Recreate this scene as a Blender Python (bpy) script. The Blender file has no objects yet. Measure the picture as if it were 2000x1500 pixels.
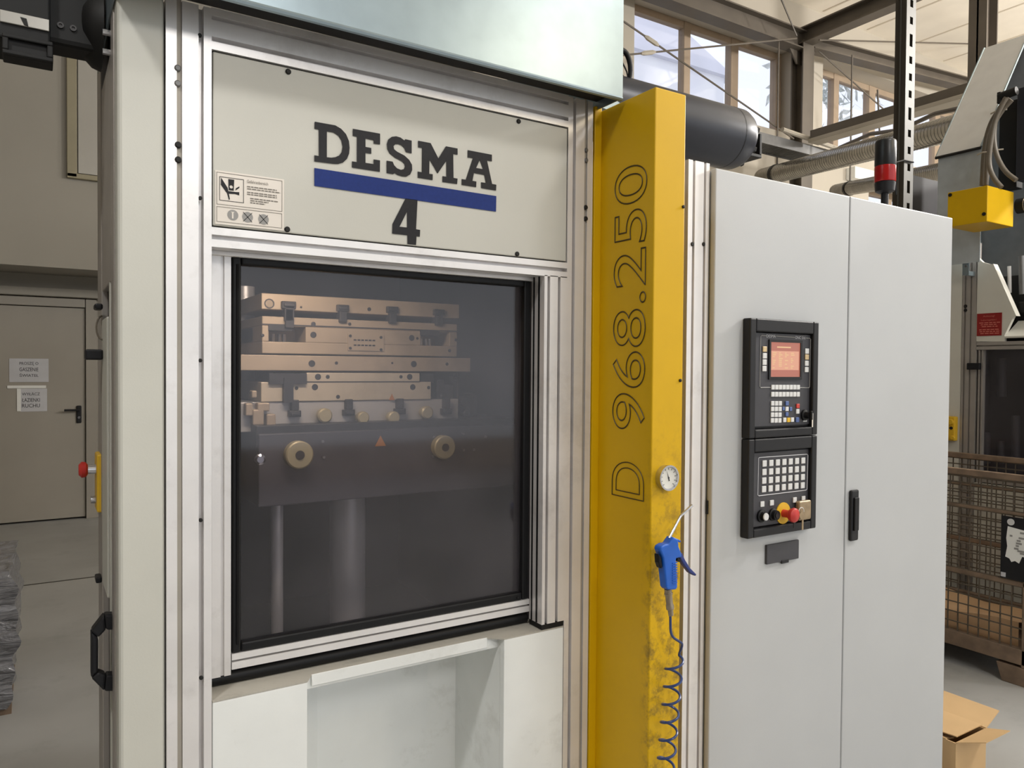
import bpy, bmesh, math, random
from mathutils import Vector, Matrix
random.seed(4)
SC = bpy.context.scene
COL = SC.collection

# ------------------------------------------------------------------ camera, sky, lamps, fill lights, exposure
YAW, PITCH, ROLL, FPX = 0.561325, -0.0194776, 0.0076936, 1473.6
CAM = Vector((0.0, -1.55, 1.69))
FW = Vector((math.sin(YAW)*math.cos(PITCH), math.cos(YAW)*math.cos(PITCH), math.sin(PITCH)))
_r = Vector((math.cos(YAW), -math.sin(YAW), 0)); _u = _r.cross(FW)
RT = _r*math.cos(ROLL) + _u*math.sin(ROLL)
UP = -_r*math.sin(ROLL) + _u*math.cos(ROLL)
cam_data = bpy.data.cameras.new('camera'); cam = bpy.data.objects.new('camera', cam_data); COL.objects.link(cam)
cam_data.sensor_width = 36.0; cam_data.lens = 36.0*FPX/2000.0; cam_data.clip_start = 0.02; cam_data.clip_end = 200
cam.matrix_world = Matrix(((RT.x, UP.x, -FW.x, CAM.x), (RT.y, UP.y, -FW.y, CAM.y), (RT.z, UP.z, -FW.z, CAM.z), (0, 0, 0, 1)))
SC.camera = cam

world = bpy.data.worlds.new('overcast_sky'); SC.world = world; world.use_nodes = True
bg = world.node_tree.nodes['Background']; bg.inputs[0].default_value = (0.90, 0.95, 1.0, 1); bg.inputs[1].default_value = 1.25
SC.view_settings.view_transform = 'Standard'; SC.view_settings.look = 'None'
SC.view_settings.exposure = 0.0; SC.view_settings.gamma = 1.0; SC.view_settings.use_curve_mapping = False

def lamp(loc, target, size, power, color=(1, .95, .88), spread=180):
    l = bpy.data.lights.new('hall_or_fill_lamp', 'AREA'); l.shape = 'DISK'; l.size = size; l.energy = power; l.color = color; l.spread = math.radians(spread)
    o = bpy.data.objects.new('hall_or_fill_lamp', l); COL.objects.link(o); o.location = loc
    o.rotation_euler = (Vector(target)-Vector(loc)).to_track_quat('-Z', 'Y').to_euler()
    return o
lamp((-0.93, -1.41, 4.00), (.4, -.2, 1.3), .30, 6.5, (1, .985, .965), 75)         # row of lamps above the aisle
lamp((2.60, -1.60, 4.20), (1.7, -.3, 1.2), .34, 22, (1, .985, .965))
lamp((6.4, -1.6, 4.4), (5.6, -.2, 0), .40, 120, (1, .985, .965))
lamp((4.1, -4.6, 4.6), (1.0, -.1, 2.3), .8, 30, (1, .86, .62))
lamp((0.8, -6.0, 4.6), (.8, -1.0, 1.0), .9, 65, (1, .98, .95))  # unseen fill lamp, placed to brighten all the front faces
def fill_point(loc, power, color=(1, .965, .92)):          # unseen point lights added to brighten ceiling and window wall
    l = bpy.data.lights.new('fill_point_light', 'POINT'); l.shadow_soft_size = .25; l.energy = power; l.color = color
    o = bpy.data.objects.new('fill_point_light', l); COL.objects.link(o); o.location = loc
fill_point((9.0, -1.6, 5.2), 950)
fill_point((13.5, -.5, 5.2), 780)

# ------------------------------------------------------------------ helpers
def _ray(px, py): return FW + RT*((px-1000)/FPX) - UP*((py-750)/FPX)
def _on(px, py, ax, v):
    d = _ray(px, py); t = (v-CAM[ax])/d[ax]; return CAM + d*t
def on_x(px, py, v): return _on(px, py, 0, v)          # where a sight line of the survey photograph meets a plane of the building
def on_y(px, py, v): return _on(px, py, 1, v)
def on_z(px, py, v): return _on(px, py, 2, v)

def lin(c): 
    c /= 255.0
    return c/12.92 if c <= .04045 else ((c+.055)/1.055)**2.4
def rgb(t): return (lin(t[0]), lin(t[1]), lin(t[2]), 1)

MATS = {}
def M(name, c, rough=.5, metal=0., var=.06, scale=6., bump=0., bscale=120., spec=.5, stain=None, stain_amt=.0, sscale=3.):
    m = bpy.data.materials.new(name); m.use_nodes = True
    nt = m.node_tree; N = nt.nodes; L = nt.links; b = N['Principled BSDF']
    b.inputs['Roughness'].default_value = rough; b.inputs['Metallic'].default_value = metal
    b.inputs['Specular IOR Level'].default_value = spec
    tc = N.new('ShaderNodeTexCoord'); nz = N.new('ShaderNodeTexNoise'); nz.inputs['Scale'].default_value = scale; nz.inputs['Detail'].default_value = 6
    L.new(tc.outputs['Object'], nz.inputs['Vector'])
    r = N.new('ShaderNodeValToRGB'); k = rgb(c)
    r.color_ramp.elements[0].position = .3; r.color_ramp.elements[1].position = .7
    r.color_ramp.elements[0].color = tuple(max(0, x*(1-var)) for x in k[:3])+(1,)
    r.color_ramp.elements[1].color = tuple(min(1, x*(1+var)) for x in k[:3])+(1,)
    L.new(nz.outputs[0], r.inputs[0]); out = r.outputs[0]
    if stain:
        n2 = N.new('ShaderNodeTexNoise'); n2.inputs['Scale'].default_value = sscale; n2.inputs['Detail'].default_value = 9; n2.inputs['Roughness'].default_value = .7
        L.new(tc.outputs['Object'], n2.inputs['Vector'])
        mr = N.new('ShaderNodeMapRange'); mr.inputs[1].default_value = .54; mr.inputs[2].default_value = .74; mr.inputs[4].default_value = stain_amt
        L.new(n2.outputs[0], mr.inputs[0])
        mx = N.new('ShaderNodeMix'); mx.data_type = 'RGBA'; mx.inputs[7].default_value = rgb(stain)
        L.new(mr.outputs[0], mx.inputs[0]); L.new(out, mx.inputs[6]); out = mx.outputs[2]
    L.new(out, b.inputs['Base Color'])
    if bump:
        n3 = N.new('ShaderNodeTexNoise'); n3.inputs['Scale'].default_value = bscale; L.new(tc.outputs['Object'], n3.inputs['Vector'])
        bp = N.new('ShaderNodeBump'); bp.inputs['Strength'].default_value = bump; bp.inputs['Distance'].default_value = .002
        L.new(n3.outputs[0], bp.inputs['Height']); L.new(bp.outputs[0], b.inputs['Normal'])
    MATS[name] = m; return m
def emit(name, c, s):
    m = bpy.data.materials.new(name); m.use_nodes = True; b = m.node_tree.nodes['Principled BSDF']
    b.inputs['Base Color'].default_value = (.02, .02, .02, 1); b.inputs['Emission Color'].default_value = rgb(c); b.inputs['Emission Strength'].default_value = s
    b.inputs['Roughness'].default_value = .3
    MATS[name] = m; return m

def part_of(nm, a, b): return bpy.data.objects.get(nm)

class MB:
    def __init__(s): s.v = []; s.f = []
    def poly(s, pts):
        n = len(s.v); s.v += [Vector(p) for p in pts]; s.f.append(tuple(range(n, n+len(pts)))); return s
    def hexa(s, a, b):          # two quads of four corners each
        n = len(s.v); s.v += [Vector(p) for p in a]+[Vector(p) for p in b]
        s.f += [(n+3, n+2, n+1, n), (n+4, n+5, n+6, n+7)]+[(n+i, n+(i+1) % 4, n+4+(i+1) % 4, n+4+i) for i in range(4)]
        return s
    def box(s, x0, x1, y0, y1, z0, z1):
        x0, x1 = min(x0, x1), max(x0, x1); y0, y1 = min(y0, y1), max(y0, y1); z0, z1 = min(z0, z1), max(z0, z1)
        return s.hexa([(x0, y0, z0), (x1, y0, z0), (x1, y1, z0), (x0, y1, z0)], [(x0, y0, z1), (x1, y0, z1), (x1, y1, z1), (x0, y1, z1)])
    def prism(s, pts, d):       # closed polygon swept by vector d
        d = Vector(d); n = len(s.v); k = len(pts); s.v += [Vector(p) for p in pts]+[Vector(p)+d for p in pts]
        s.f += [tuple(range(n+k-1, n-1, -1)), tuple(range(n+k, n+2*k))]
        s.f += [(n+i, n+(i+1) % k, n+k+(i+1) % k, n+k+i) for i in range(k)]
        return s
    def tube(s, pts, r, n=8, cap=True):
        pts = [Vector(p) for p in pts]; rings = []
        rr = r if isinstance(r, (list, tuple)) else [r]*len(pts); prev = None
        for i, p in enumerate(pts):
            t = (pts[min(i+1, len(pts)-1)]-pts[max(i-1, 0)])
            t = t.normalized() if t.length > 1e-9 else Vector((0, 0, 1))
            if prev is None:
                a = Vector((0, 0, 1)) if abs(t.z) < .9 else Vector((1, 0, 0)); q = t.cross(a).normalized()
            else:
                q = prev-t*prev.dot(t); q = q.normalized() if q.length > 1e-6 else t.orthogonal().normalized()
            prev = q; w = t.cross(q); b = len(s.v)
            s.v += [p+(q*math.cos(2*math.pi*j/n)+w*math.sin(2*math.pi*j/n))*rr[i] for j in range(n)]; rings.append(b)
        for a, b in zip(rings, rings[1:]):
            s.f += [(a+j, a+(j+1) % n, b+(j+1) % n, b+j) for j in range(n)]
        if cap: s.f += [tuple(range(rings[0]+n-1, rings[0]-1, -1)), tuple(range(rings[-1], rings[-1]+n))]
        return s
    def lathe(s, p, axis, prof, n=24):      # prof: (distance along axis, radius)
        axis = Vector(axis).normalized(); p = Vector(p)
        q = axis.orthogonal().normalized(); w = axis.cross(q); rings = []
        for d, r in prof:
            b = len(s.v); rings.append(b)
            s.v += [p+axis*d+(q*math.cos(2*math.pi*j/n)+w*math.sin(2*math.pi*j/n))*max(r, 1e-5) for j in range(n)]
        for a, b in zip(rings, rings[1:]): s.f += [(a+j, a+(j+1) % n, b+(j+1) % n, b+j) for j in range(n)]
        s.f += [tuple(range(rings[0]+n-1, rings[0]-1, -1)), tuple(range(rings[-1], rings[-1]+n))]
        return s
    def add(s, verts, faces):
        n = len(s.v); s.v += [Vector(v) for v in verts]; s.f += [tuple(i+n for i in f) for f in faces]; return s

def mesh_obj(name, mb, mat, off=Vector((0, 0, 0)), bevel=0., smooth=False, seg=2):
    me = bpy.data.meshes.new(name); me.from_pydata([v-off for v in mb.v], [], mb.f)
    bm = bmesh.new(); bm.from_mesh(me); bmesh.ops.recalc_face_normals(bm, faces=bm.faces); bm.to_mesh(me); bm.free()
    me.materials.append(MATS[mat] if isinstance(mat, str) else mat)
    if smooth:
        me.shade_smooth(); me.set_sharp_from_angle(angle=math.radians(38))
    o = bpy.data.objects.new(name, me); COL.objects.link(o)
    if bevel:
        b = o.modifiers.new('bevel', 'BEVEL'); b.width = bevel; b.segments = seg; b.limit_method = 'ANGLE'; b.angle_limit = math.radians(40)
    return o
def thing(name, label, cat, loc, group=None):
    o = bpy.data.objects.new(name, None); COL.objects.link(o); o.location = loc; o.empty_display_size = .1
    o['label'] = label; o['category'] = cat; o['kind'] = 'thing'
    if group: o['group'] = group
    return o
def root_of(o):
    while o.parent: o = o.parent
    return o
def part(name, mb, mat, parent, bevel=0., smooth=False, label=None, stuff=False, seg=2):
    o = mesh_obj(name, mb, mat, root_of(parent).location.copy(), bevel, smooth, seg); o.parent = parent
    if label: o['label'] = label
    if stuff: o['kind'] = 'stuff'
    return o
def solo(name, mb, mat, label, cat, group=None, bevel=0., smooth=False):
    lo = Vector([min(v[i] for v in mb.v) for i in range(3)]); hi = Vector([max(v[i] for v in mb.v) for i in range(3)])
    off = Vector(((lo.x+hi.x)/2, (lo.y+hi.y)/2, lo.z))
    o = mesh_obj(name, mb, mat, off, bevel, smooth); o.location = off
    o['label'] = label; o['category'] = cat; o['kind'] = 'thing'
    if group: o['group'] = group
    return o
def struct(name, mb, mat, parent=None, bevel=0., smooth=False):
    o = mesh_obj(name, mb, mat, Vector((0, 0, 0)), bevel, smooth)
    if parent: o.parent = parent
    else: o['kind'] = 'structure'
    return o
def copy_tree(o, parent=None):
    c = o.copy(); COL.objects.link(c)
    if parent: c.parent = parent
    for ch in list(o.children): copy_tree(ch, c)
    return c

def flat(polys, depth):     # 2-D outlines (holes allowed) -> verts, faces of a thin plate, in local (a, b, out)
    cu = bpy.data.curves.new('outline', 'CURVE'); cu.dimensions = '2D'; cu.fill_mode = 'BOTH'; cu.extrude = depth/2
    for p in polys:
        sp = cu.splines.new('POLY'); sp.points.add(len(p)-1); sp.use_cyclic_u = True
        for q, (a, b) in zip(sp.points, p): q.co = (a, b, 0, 1)
    return _take(cu)
def _take(cu):
    o = bpy.data.objects.new('outline', cu); COL.objects.link(o)
    dg = bpy.context.evaluated_depsgraph_get(); me = bpy.data.meshes.new_from_object(o.evaluated_get(dg))
    v = [tuple(x.co) for x in me.vertices]; f = [tuple(p.vertices) for p in me.polygons]
    bpy.data.objects.remove(o); bpy.data.meshes.remove(me)
    return v, f
def text(s, O, U, V, width=None, height=None, depth=.0006, line=None, res=3):
    """lettering with its lower left corner at O, running along U, upright along V (units: metres)"""
    cu = bpy.data.curves.new('lettering', 'FONT'); cu.body = s; cu.resolution_u = res
    if line: cu.fill_mode = 'NONE'; cu.bevel_depth = 1.0; cu.bevel_resolution = 0; cu.bevel_depth = line
    else: cu.extrude = 0
    v, f = _take(cu)
    x0 = min(p[0] for p in v); x1 = max(p[0] for p in v); y0 = min(p[1] for p in v); y1 = max(p[1] for p in v)
    sx = width/(x1-x0) if width else None; sy = height/(y1-y0) if height else sx
    sx = sx or sy
    U = Vector(U); V = Vector(V); N = U.cross(V); O = Vector(O)
    sz = (sx+sy)/2 if line else 1
    return [O+U*((p[0]-x0)*sx)+V*((p[1]-y0)*sy)+N*(p[2]*sz+depth) for p in v], f

def profile(mb, origin, U, D, W, length, grooves=(.02, .06), width=.04, gw=.0046, gd=.018):
    """aluminium slot profile: face width W along U, face normal D, extruded by vector length"""
    O = Vector(origin); U = Vector(U); D = Vector(D); p = [O-D*width, O]
    for g in grooves:
        p += [O+U*(g-gw), O+U*(g-gw)-D*gd, O+U*(g+gw)-D*gd, O+U*(g+gw)]
    p += [O+U*W, O+U*W-D*width]
    return mb.prism(p, length)
X, Y, Z = Vector((1, 0, 0)), Vector((0, 1, 0)), Vector((0, 0, 1))

# ------------------------------------------------------------------ materials
M('cover_paint', (197, 196, 187), .42, 0, .03, 5, .05, 300)
M('sign_paint', (197, 195, 186), .40, 0, .025, 4, .05, 400)
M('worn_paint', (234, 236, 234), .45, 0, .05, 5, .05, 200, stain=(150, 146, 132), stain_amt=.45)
M('cabinet_paint', (184, 186, 188), .38, 0, .025, 3, .06, 350)
M('aluminium', (230, 227, 226), .36, .40, .05, 9, .04, 200, stain=(150, 142, 134), stain_amt=.35, sscale=5)
M('aluminium_dull', (170, 164, 158), .42, .45, .06, 9)
M('groove_strip', (170, 163, 152), .5, .2, .06, 9)
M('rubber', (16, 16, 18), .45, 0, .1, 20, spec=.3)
M('worn_ledge', (176, 172, 162), .5, 0, .06, 5, .05, 200, stain=(110, 106, 98), stain_amt=.6, sscale=7)
M('black_plastic', (30, 30, 33), .45, 0, .06, 30, .1, 500, spec=.3)
M('dark_plastic', (58, 57, 62), .45, 0, .05, 30)
M('black_metal', (13, 12, 11), .6, .1, .25, 12)
M('plate_grey', (80, 79, 81), .5, 0, .05, 30)
M('galvanised_light', (190, 198, 204), .42, .30, .08, 12)
M('coupler_steel', (150, 138, 120), .35, .6, .2, 40)
M('steel_dull', (205, 203, 200), .35, .35, .04, 8)
M('putty', (150, 142, 118), .6, 0, .05, 4)
M('galvanised', (150, 165, 173), .31, .75, .06, 14, .03, 60)
M('galvanised_dull', (222, 222, 221), .45, .2, .04, 9)
M('galvanised_dark', (120, 120, 120), .5, .6, .1, 12)
M('print_black', (34, 33, 36), .5, 0, .12, 160, spec=.25)
M('print_blue', (30, 50, 116), .5, 0, .08, 120, spec=.2)
M('line_brown', (62, 48, 8), .5, 0, .05, 20)
M('sticker', (226, 218, 208), .4, 0, .02, 8)
M('sticker_ink', (118, 112, 104), .5, 0, .05, 8)
M('sticker_grey', (150, 148, 145), .5, 0, .05, 8)
M('mold_steel', (176, 158, 132), .5, .25, .12, 7, .05, 60, stain=(110, 98, 84), stain_amt=.5)
M('mold_steel_light', (196, 182, 156), .5, .25, .10, 7, .05, 60, stain=(120, 110, 96), stain_amt=.4)
M('dark_steel', (62, 60, 60), .45, .4, .15, 12)
M('platen', (74, 72, 76), .5, .2, .15, 9)
M('brass_ring', (176, 164, 128), .45, .3, .1, 12)
M('warning_orange', (176, 112, 50), .5)
M('chrome', (205, 205, 210), .18, .95, .04, 8)
M('ceiling_seam', (214, 202, 184), .5, 0, .05, 3)
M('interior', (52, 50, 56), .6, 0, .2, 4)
M('interior_warm', (92, 82, 72), .6, 0, .2, 4)
M('blue_plastic', (22, 92, 190), .35, 0, .08, 30)
M('blue_dark', (36, 52, 118), .4, 0, .08, 30)
M('hose_blue', (42, 62, 112), .3, 0, .06, 20)
M('hose_dark', (58, 58, 62), .35, 0, .06, 20)
M('key_white', (214, 214, 214), .4, 0, .02, 30)
M('key_tan', (206, 182, 140), .4, 0, .02, 30)
M('key_blue', (84, 106, 160), .4, 0, .02, 30)
M('key_red', (196, 60, 50), .4, 0, .02, 30)
M('red_plastic', (190, 50, 44), .35, 0, .05, 30)
M('yellow_plastic', (222, 178, 40), .4, 0, .05, 30)
M('brass', (160, 140, 112), .42, .5, .2, 40)
M('dial_white', (224, 222, 214), .35, 0, .02, 8)
M('cream_wall', (186, 178, 164), .8, 0, .04, 1.2)
M('left_wall_paint', (158, 153, 143), .8, 0, .04, 1.2)
M("door_paint", (158, 152, 142), .5, 0, .04, 2)
M('beam_steel', (96, 88, 78), .5, .1, .12, 3)
M('beam_light', (172, 164, 150), .55, .1, .08, 3)
M('ceiling_panel', (250, 241, 226), .35, 0, .05, 2)
M('window_wood', (170, 150, 128), .55, 0, .08, 3)
M('spiral_steel', (152, 149, 142), .26, .95, .1, 10)
M('post_steel', (82, 80, 74), .5, .3, .1, 6)
M('post_dark', (66, 60, 52), .5, .3, .1, 6)
M('lens_red', (170, 26, 26), .2, 0, .1, 20)
M('lens_black', (26, 26, 28), .35, 0, .1, 20)
M('rusty_steel', (132, 112, 94), .65, .3, .25, 14, .1, 100)
M('wire_steel', (92, 82, 70), .6, .3, .2, 20)
M('cardboard', (206, 172, 126), .7, 0, .05, 5, .05, 100)
M('cardboard_dull', (196, 160, 122), .7, 0, .06, 5)
M('paper', (196, 196, 200), .5, 0, .04, 8)
M('paper_bright', (236, 236, 232), .4, 0, .03, 8)
M('ink', (40, 38, 44), .5)
M('red_sign', (138, 24, 22), .5, 0, .05, 8)
M('sign_pale', (206, 120, 104), .5, 0, .05, 8)
M('cable_grey', (112, 104, 92), .45, 0, .08, 20)
M('zip_tie', (186, 178, 164), .5)
M('slate', (44, 46, 54), .36, .1, .1, 10)
M('outside_house', (248, 248, 255), .8, 0, .05, 1)
M('outside_roof', (232, 232, 242), .8, 0, .05, 1)
M('plate_pale', (172, 168, 160), .25, .1, .04, 3)
M('slate_pale', (150, 150, 170), .3, 0, .05, 3)
M('leafage', (214, 218, 214), .8, 0, .3, 6)
M('second_paint', (206, 203, 192), .45, 0, .04, 5)
emit('screen_glow', (226, 160, 130), .95)
emit('screen_band', (192, 112, 92), .85)
emit('screen_text', (238, 190, 140), .9)

def yellow():
    m = M('yellow_paint', (212, 168, 8), .4, 0, .05, 5, .04, 300, spec=.3)
    nt = m.node_tree; N = nt.nodes; L = nt.links; b = N['Principled BSDF']; src = b.inputs['Base Color'].links[0].from_socket
    g = N.new('ShaderNodeNewGeometry'); sx = N.new('ShaderNodeSeparateXYZ'); L.new(g.outputs['Position'], sx.inputs[0])
    lo = N.new('ShaderNodeMapRange'); lo.inputs[1].default_value = 1.62; lo.inputs[2].default_value = 1.15; L.new(sx.outputs[2], lo.inputs[0])
    fr = N.new('ShaderNodeMapRange'); fr.inputs[1].default_value = -.17; fr.inputs[2].default_value = -.204; L.new(sx.outputs[1], fr.inputs[0])
    nz = N.new('ShaderNodeTexNoise'); nz.inputs['Scale'].default_value = 26; nz.inputs['Detail'].default_value = 8; nz.inputs['Roughness'].default_value = .75
    L.new(g.outputs['Position'], nz.inputs['Vector'])
    th = N.new('ShaderNodeMapRange'); th.inputs[1].default_value = .47; th.inputs[2].default_value = .64; L.new(nz.outputs[0], th.inputs[0])
    a = N.new('ShaderNodeMath'); a.operation = 'MULTIPLY'; L.new(lo.outputs[0], a.inputs[0]); L.new(fr.outputs[0], a.inputs[1])
    c = N.new('ShaderNodeMath'); c.operation = 'MULTIPLY'; L.new(a.outputs[0], c.inputs[0]); L.new(th.outputs[0], c.inputs[1])
    d = N.new('ShaderNodeMath'); d.operation = 'MULTIPLY'; d.inputs[1].default_value = .72; L.new(c.outputs[0], d.inputs[0])
    mx = N.new('ShaderNodeMix'); mx.data_type = 'RGBA'; mx.inputs[7].default_value = rgb((92, 76, 40))
    L.new(d.outputs[0], mx.inputs[0]); L.new(src, mx.inputs[6]); L.new(mx.outputs[2], b.inputs['Base Color'])
yellow()

def concrete(name, c):
    m = M(name, c, .45, 0, .10, 1.5, .05, 60, stain=tuple(int(x*.78) for x in c), stain_amt=.5, sscale=2)
concrete('concrete', (172, 172, 170)); concrete('concrete_dim', (170, 170, 164))

def schlick(nt):
    N = nt.nodes; L = nt.links; lw = N.new('ShaderNodeLayerWeight'); lw.inputs[0].default_value = .5
    p = N.new('ShaderNodeMath'); p.operation = 'POWER'; p.inputs[1].default_value = 5; L.new(lw.outputs['Facing'], p.inputs[0])
    m = N.new('ShaderNodeMath'); m.operation = 'MULTIPLY_ADD'; m.inputs[1].default_value = .96; m.inputs[2].default_value = .04; L.new(p.outputs[0], m.inputs[0]); return m
def safety_glass():
    m = bpy.data.materials.new('dusty_glass'); m.use_nodes = True; nt = m.node_tree; N = nt.nodes; L = nt.links
    N.remove(N['Principled BSDF']); out = N['Material Output']
    tr = N.new('ShaderNodeBsdfTransparent'); tr.inputs[0].default_value = (.80, .79, .82, 1)
    gl = N.new('ShaderNodeBsdfGlossy'); gl.inputs['Roughness'].default_value = .06
    df = N.new('ShaderNodeBsdfDiffuse'); df.inputs[0].default_value = rgb((190, 184, 190))
    fr = schlick(nt)
    tc = N.new('ShaderNodeTexCoord'); nz = N.new('ShaderNodeTexNoise'); nz.inputs['Scale'].default_value = 3.2; nz.inputs['Detail'].default_value = 7
    L.new(tc.outputs['Object'], nz.inputs['Vector'])
    mr = N.new('ShaderNodeMapRange'); mr.inputs[1].default_value = .35; mr.inputs[2].default_value = .75; mr.inputs[3].default_value = .015; mr.inputs[4].default_value = .06
    L.new(nz.outputs[0], mr.inputs[0])
    a = N.new('ShaderNodeMixShader'); L.new(mr.outputs[0], a.inputs[0]); L.new(tr.outputs[0], a.inputs[1]); L.new(df.outputs[0], a.inputs[2])
    b = N.new('ShaderNodeMixShader'); L.new(fr.outputs[0], b.inputs[0]); L.new(a.outputs[0], b.inputs[1]); L.new(gl.outputs[0], b.inputs[2])
    L.new(b.outputs[0], out.inputs[0]); MATS['dusty_glass'] = m
safety_glass()
def pane_glass():
    m = bpy.data.materials.new('pane_glass'); m.use_nodes = True; nt = m.node_tree; N = nt.nodes; L = nt.links
    N.remove(N['Principled BSDF']); out = N['Material Output']
    tr = N.new('ShaderNodeBsdfTransparent'); tr.inputs[0].default_value = (.96, .96, 1, 1)
    gl = N.new('ShaderNodeBsdfGlossy'); gl.inputs['Roughness'].default_value = .05
    fr = schlick(nt)
    b = N.new('ShaderNodeMixShader'); L.new(fr.outputs[0], b.inputs[0]); L.new(tr.outputs[0], b.inputs[1]); L.new(gl.outputs[0], b.inputs[2])
    L.new(b.outputs[0], out.inputs[0]); MATS['pane_glass'] = m
pane_glass()
def film():
    m = M('stretch_film', (124, 124, 128), .22, 0, .2, 14, .0)
    nt = m.node_tree; N = nt.nodes; L = nt.links; b = N['Principled BSDF']; b.inputs['Specular IOR Level'].default_value = .9
    w = N.new('ShaderNodeTexNoise'); w.inputs['Scale'].default_value = 9; w.inputs['Detail'].default_value = 4; w.inputs['Distortion'].default_value = 1.4
    tc = N.new('ShaderNodeTexCoord'); mp = N.new('ShaderNodeMapping'); mp.inputs['Scale'].default_value = (.6, .6, 2.2); L.new(tc.outputs['Object'], mp.inputs[0]); L.new(mp.outputs[0], w.inputs['Vector'])
    bp = N.new('ShaderNodeBump'); bp.inputs['Strength'].default_value = .9; bp.inputs['Distance'].default_value = .05; L.new(w.outputs[0], bp.inputs['Height']); L.new(bp.outputs[0], b.inputs['Normal'])
film()

# ================================================================== the hall
fl = struct('floor', MB().box(-7, 18, -14, 9.5, -.2, 0), 'concrete')
# shallow saw-cut joints of the floor slab, laid as thin strips of darker filler
a, b = on_z(60, 1142, 0), on_z(195, 1125, 0)
jm = MB(); jm.box(-6, 1.2, a.y-.01, a.y+.01, -.01, .002); struct('floor_joint', jm, 'post_dark', fl)

# left: room with a set-back door
yl, yb = 7.3, 8.05
def L(px, py): return on_y(px, py, yl)
zs = L(100, 522).z
wl = MB(); wl.box(-6, 4.2, yl, yl+.3, zs, 7.05); struct('wall_left_upper', wl, 'left_wall_paint')
struct('wall_left_soffit', MB().box(-6, 4.2, yl+.3, yb+.2, zs, zs+.2), 'left_wall_paint')
B = lambda px, py: on_y(px, py, yb)
dx0, dx1 = B(-150, 700).x, B(166, 700).x; dzt = B(80, 599).z
bx1 = B(188, 700).x
wb = MB(); wb.box(-6, dx0-.12, yb, yb+.2, 0, zs); wb.box(bx1, 4.2, yb, yb+.2, 0, zs); wb.box(dx0-.12, bx1, yb, yb+.2, dzt+.12, zs); wb.box(dx0-.12, bx1, yb+.1, yb+.2, 0, dzt+.12)
struct('wall_left_recess', wb, 'left_wall_paint')
struct('wall_left_side', MB().box(-6.2, -6, -9.5, yb+.2, 0, 7.05), 'left_wall_paint')
d = thing('door_1', 'grey steel door with black lever handle in the recessed left wall', 'door', ((dx0+dx1)/2, yb, 0)); d['kind'] = 'structure'
part('door_leaf', MB().box(dx0, dx1, yb-.01, yb+.05, .02, dzt), 'door_paint', d, bevel=.004)
fr = MB(); fr.box(dx1+.006, bx1, yb-.04, yb+.06, 0, dzt+.1); fr.box(dx0-.12, dx0-.006, yb-.04, yb+.06, 0, dzt+.1); fr.box(dx0, dx1, yb-.04, yb+.06, dzt+.008, dzt+.1)
part('door_frame', fr, 'door_paint', d, bevel=.004)
part('header_trim', MB().box(dx0-.3, bx1+.25, yb-.10, yb-.002, dzt+.11, dzt+.2), 'left_wall_paint', d, bevel=.01)
hp = B(154, 795); hl = B(125, 798)
hb = MB(); hb.box(hp.x-.025, hp.x+.025, yb-.03, yb-.01, B(154, 826).z, B(154, 792).z)
h = part('handle_plate', hb, 'black_plastic', d, bevel=.012)
part('lever', MB().tube([(hp.x, yb-.02, hp.z-.03), (hp.x, yb-.07, hp.z-.03), (hl.x, yb-.07, hp.z-.03)], .012), 'black_plastic', h)
part('lock_cylinder', MB().lathe((hp.x, yb-.03, B(154, 815).z), (0, -1, 0), [(0, .014), (.006, .014)], 12), 'chrome', h)
def notice(label, px0, py0, px1, py1, lines, tx0, tx1, rows):
    p, q = B(px0, py0), B(px1, py1)
    t = thing('paper_notice', label, 'notice', (p.x/2+q.x/2, yb-.012, q.z), 'paper notices on the grey door')
    part('sheet', MB().box(p.x, q.x, yb-.014, yb-.012, q.z, p.z), 'paper', t)
    for s, r in zip(lines, rows):
        a, b = B(tx0, r+4), B(tx1, r+4)
        m = MB(); m.add(*text(s, (a.x, yb-.0145, a.z), X, Z, width=b.x-a.x, height=.04)); part('lettering', m, 'ink', t)
    return t
notice('upper white paper notice taped to the grey door', 18, 700, 95, 746, ('PROSZĘ O', 'GASZENIE', 'ŚWIATEŁ'), 38, 75, (710, 721, 732))
n2 = notice('lower narrower paper notice taped to the grey door', 40, 759, 92, 803, ('WYŁĄCZ', 'ŁAZIENKI', 'RUCHU'), 43, 78, (770, 781, 792))
p, q = B(14, 753), B(90, 758); part('tape_strip', MB().box(p.x, q.x, yb-.018, yb-.014, q.z, p.z), 'paper_bright', n2)
p, q = B(33, 759), B(41, 803); part('tape_strip', MB().box(p.x, q.x, yb-.016, yb-.014, q.z, p.z), 'paper_bright', n2)
# narrow upright window high on the left wall
p, q = L(152, 85), L(200, 345)
w = thing('window_1', 'narrow upright interior window high on the left wall', 'window', (p.x, yl, q.z)); w['kind'] = 'structure'
wf = MB(); wf.box(p.x-.10, p.x-.012, yl-.05, yl, q.z-.05, 5.4); wf.box(p.x-.10, q.x+.2, yl-.05, yl, q.z-.06, q.z-.01); wf.box(q.x+.16, q.x+.24, yl-.05, yl, q.z-.05, 5.4)
part('window_frame', wf, 'putty', w, bevel=.006)
part('window_pane', MB().box(p.x, q.x+.16, yl-.03, yl-.001, q.z, 5.4), 'plate_pale', w)

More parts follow.
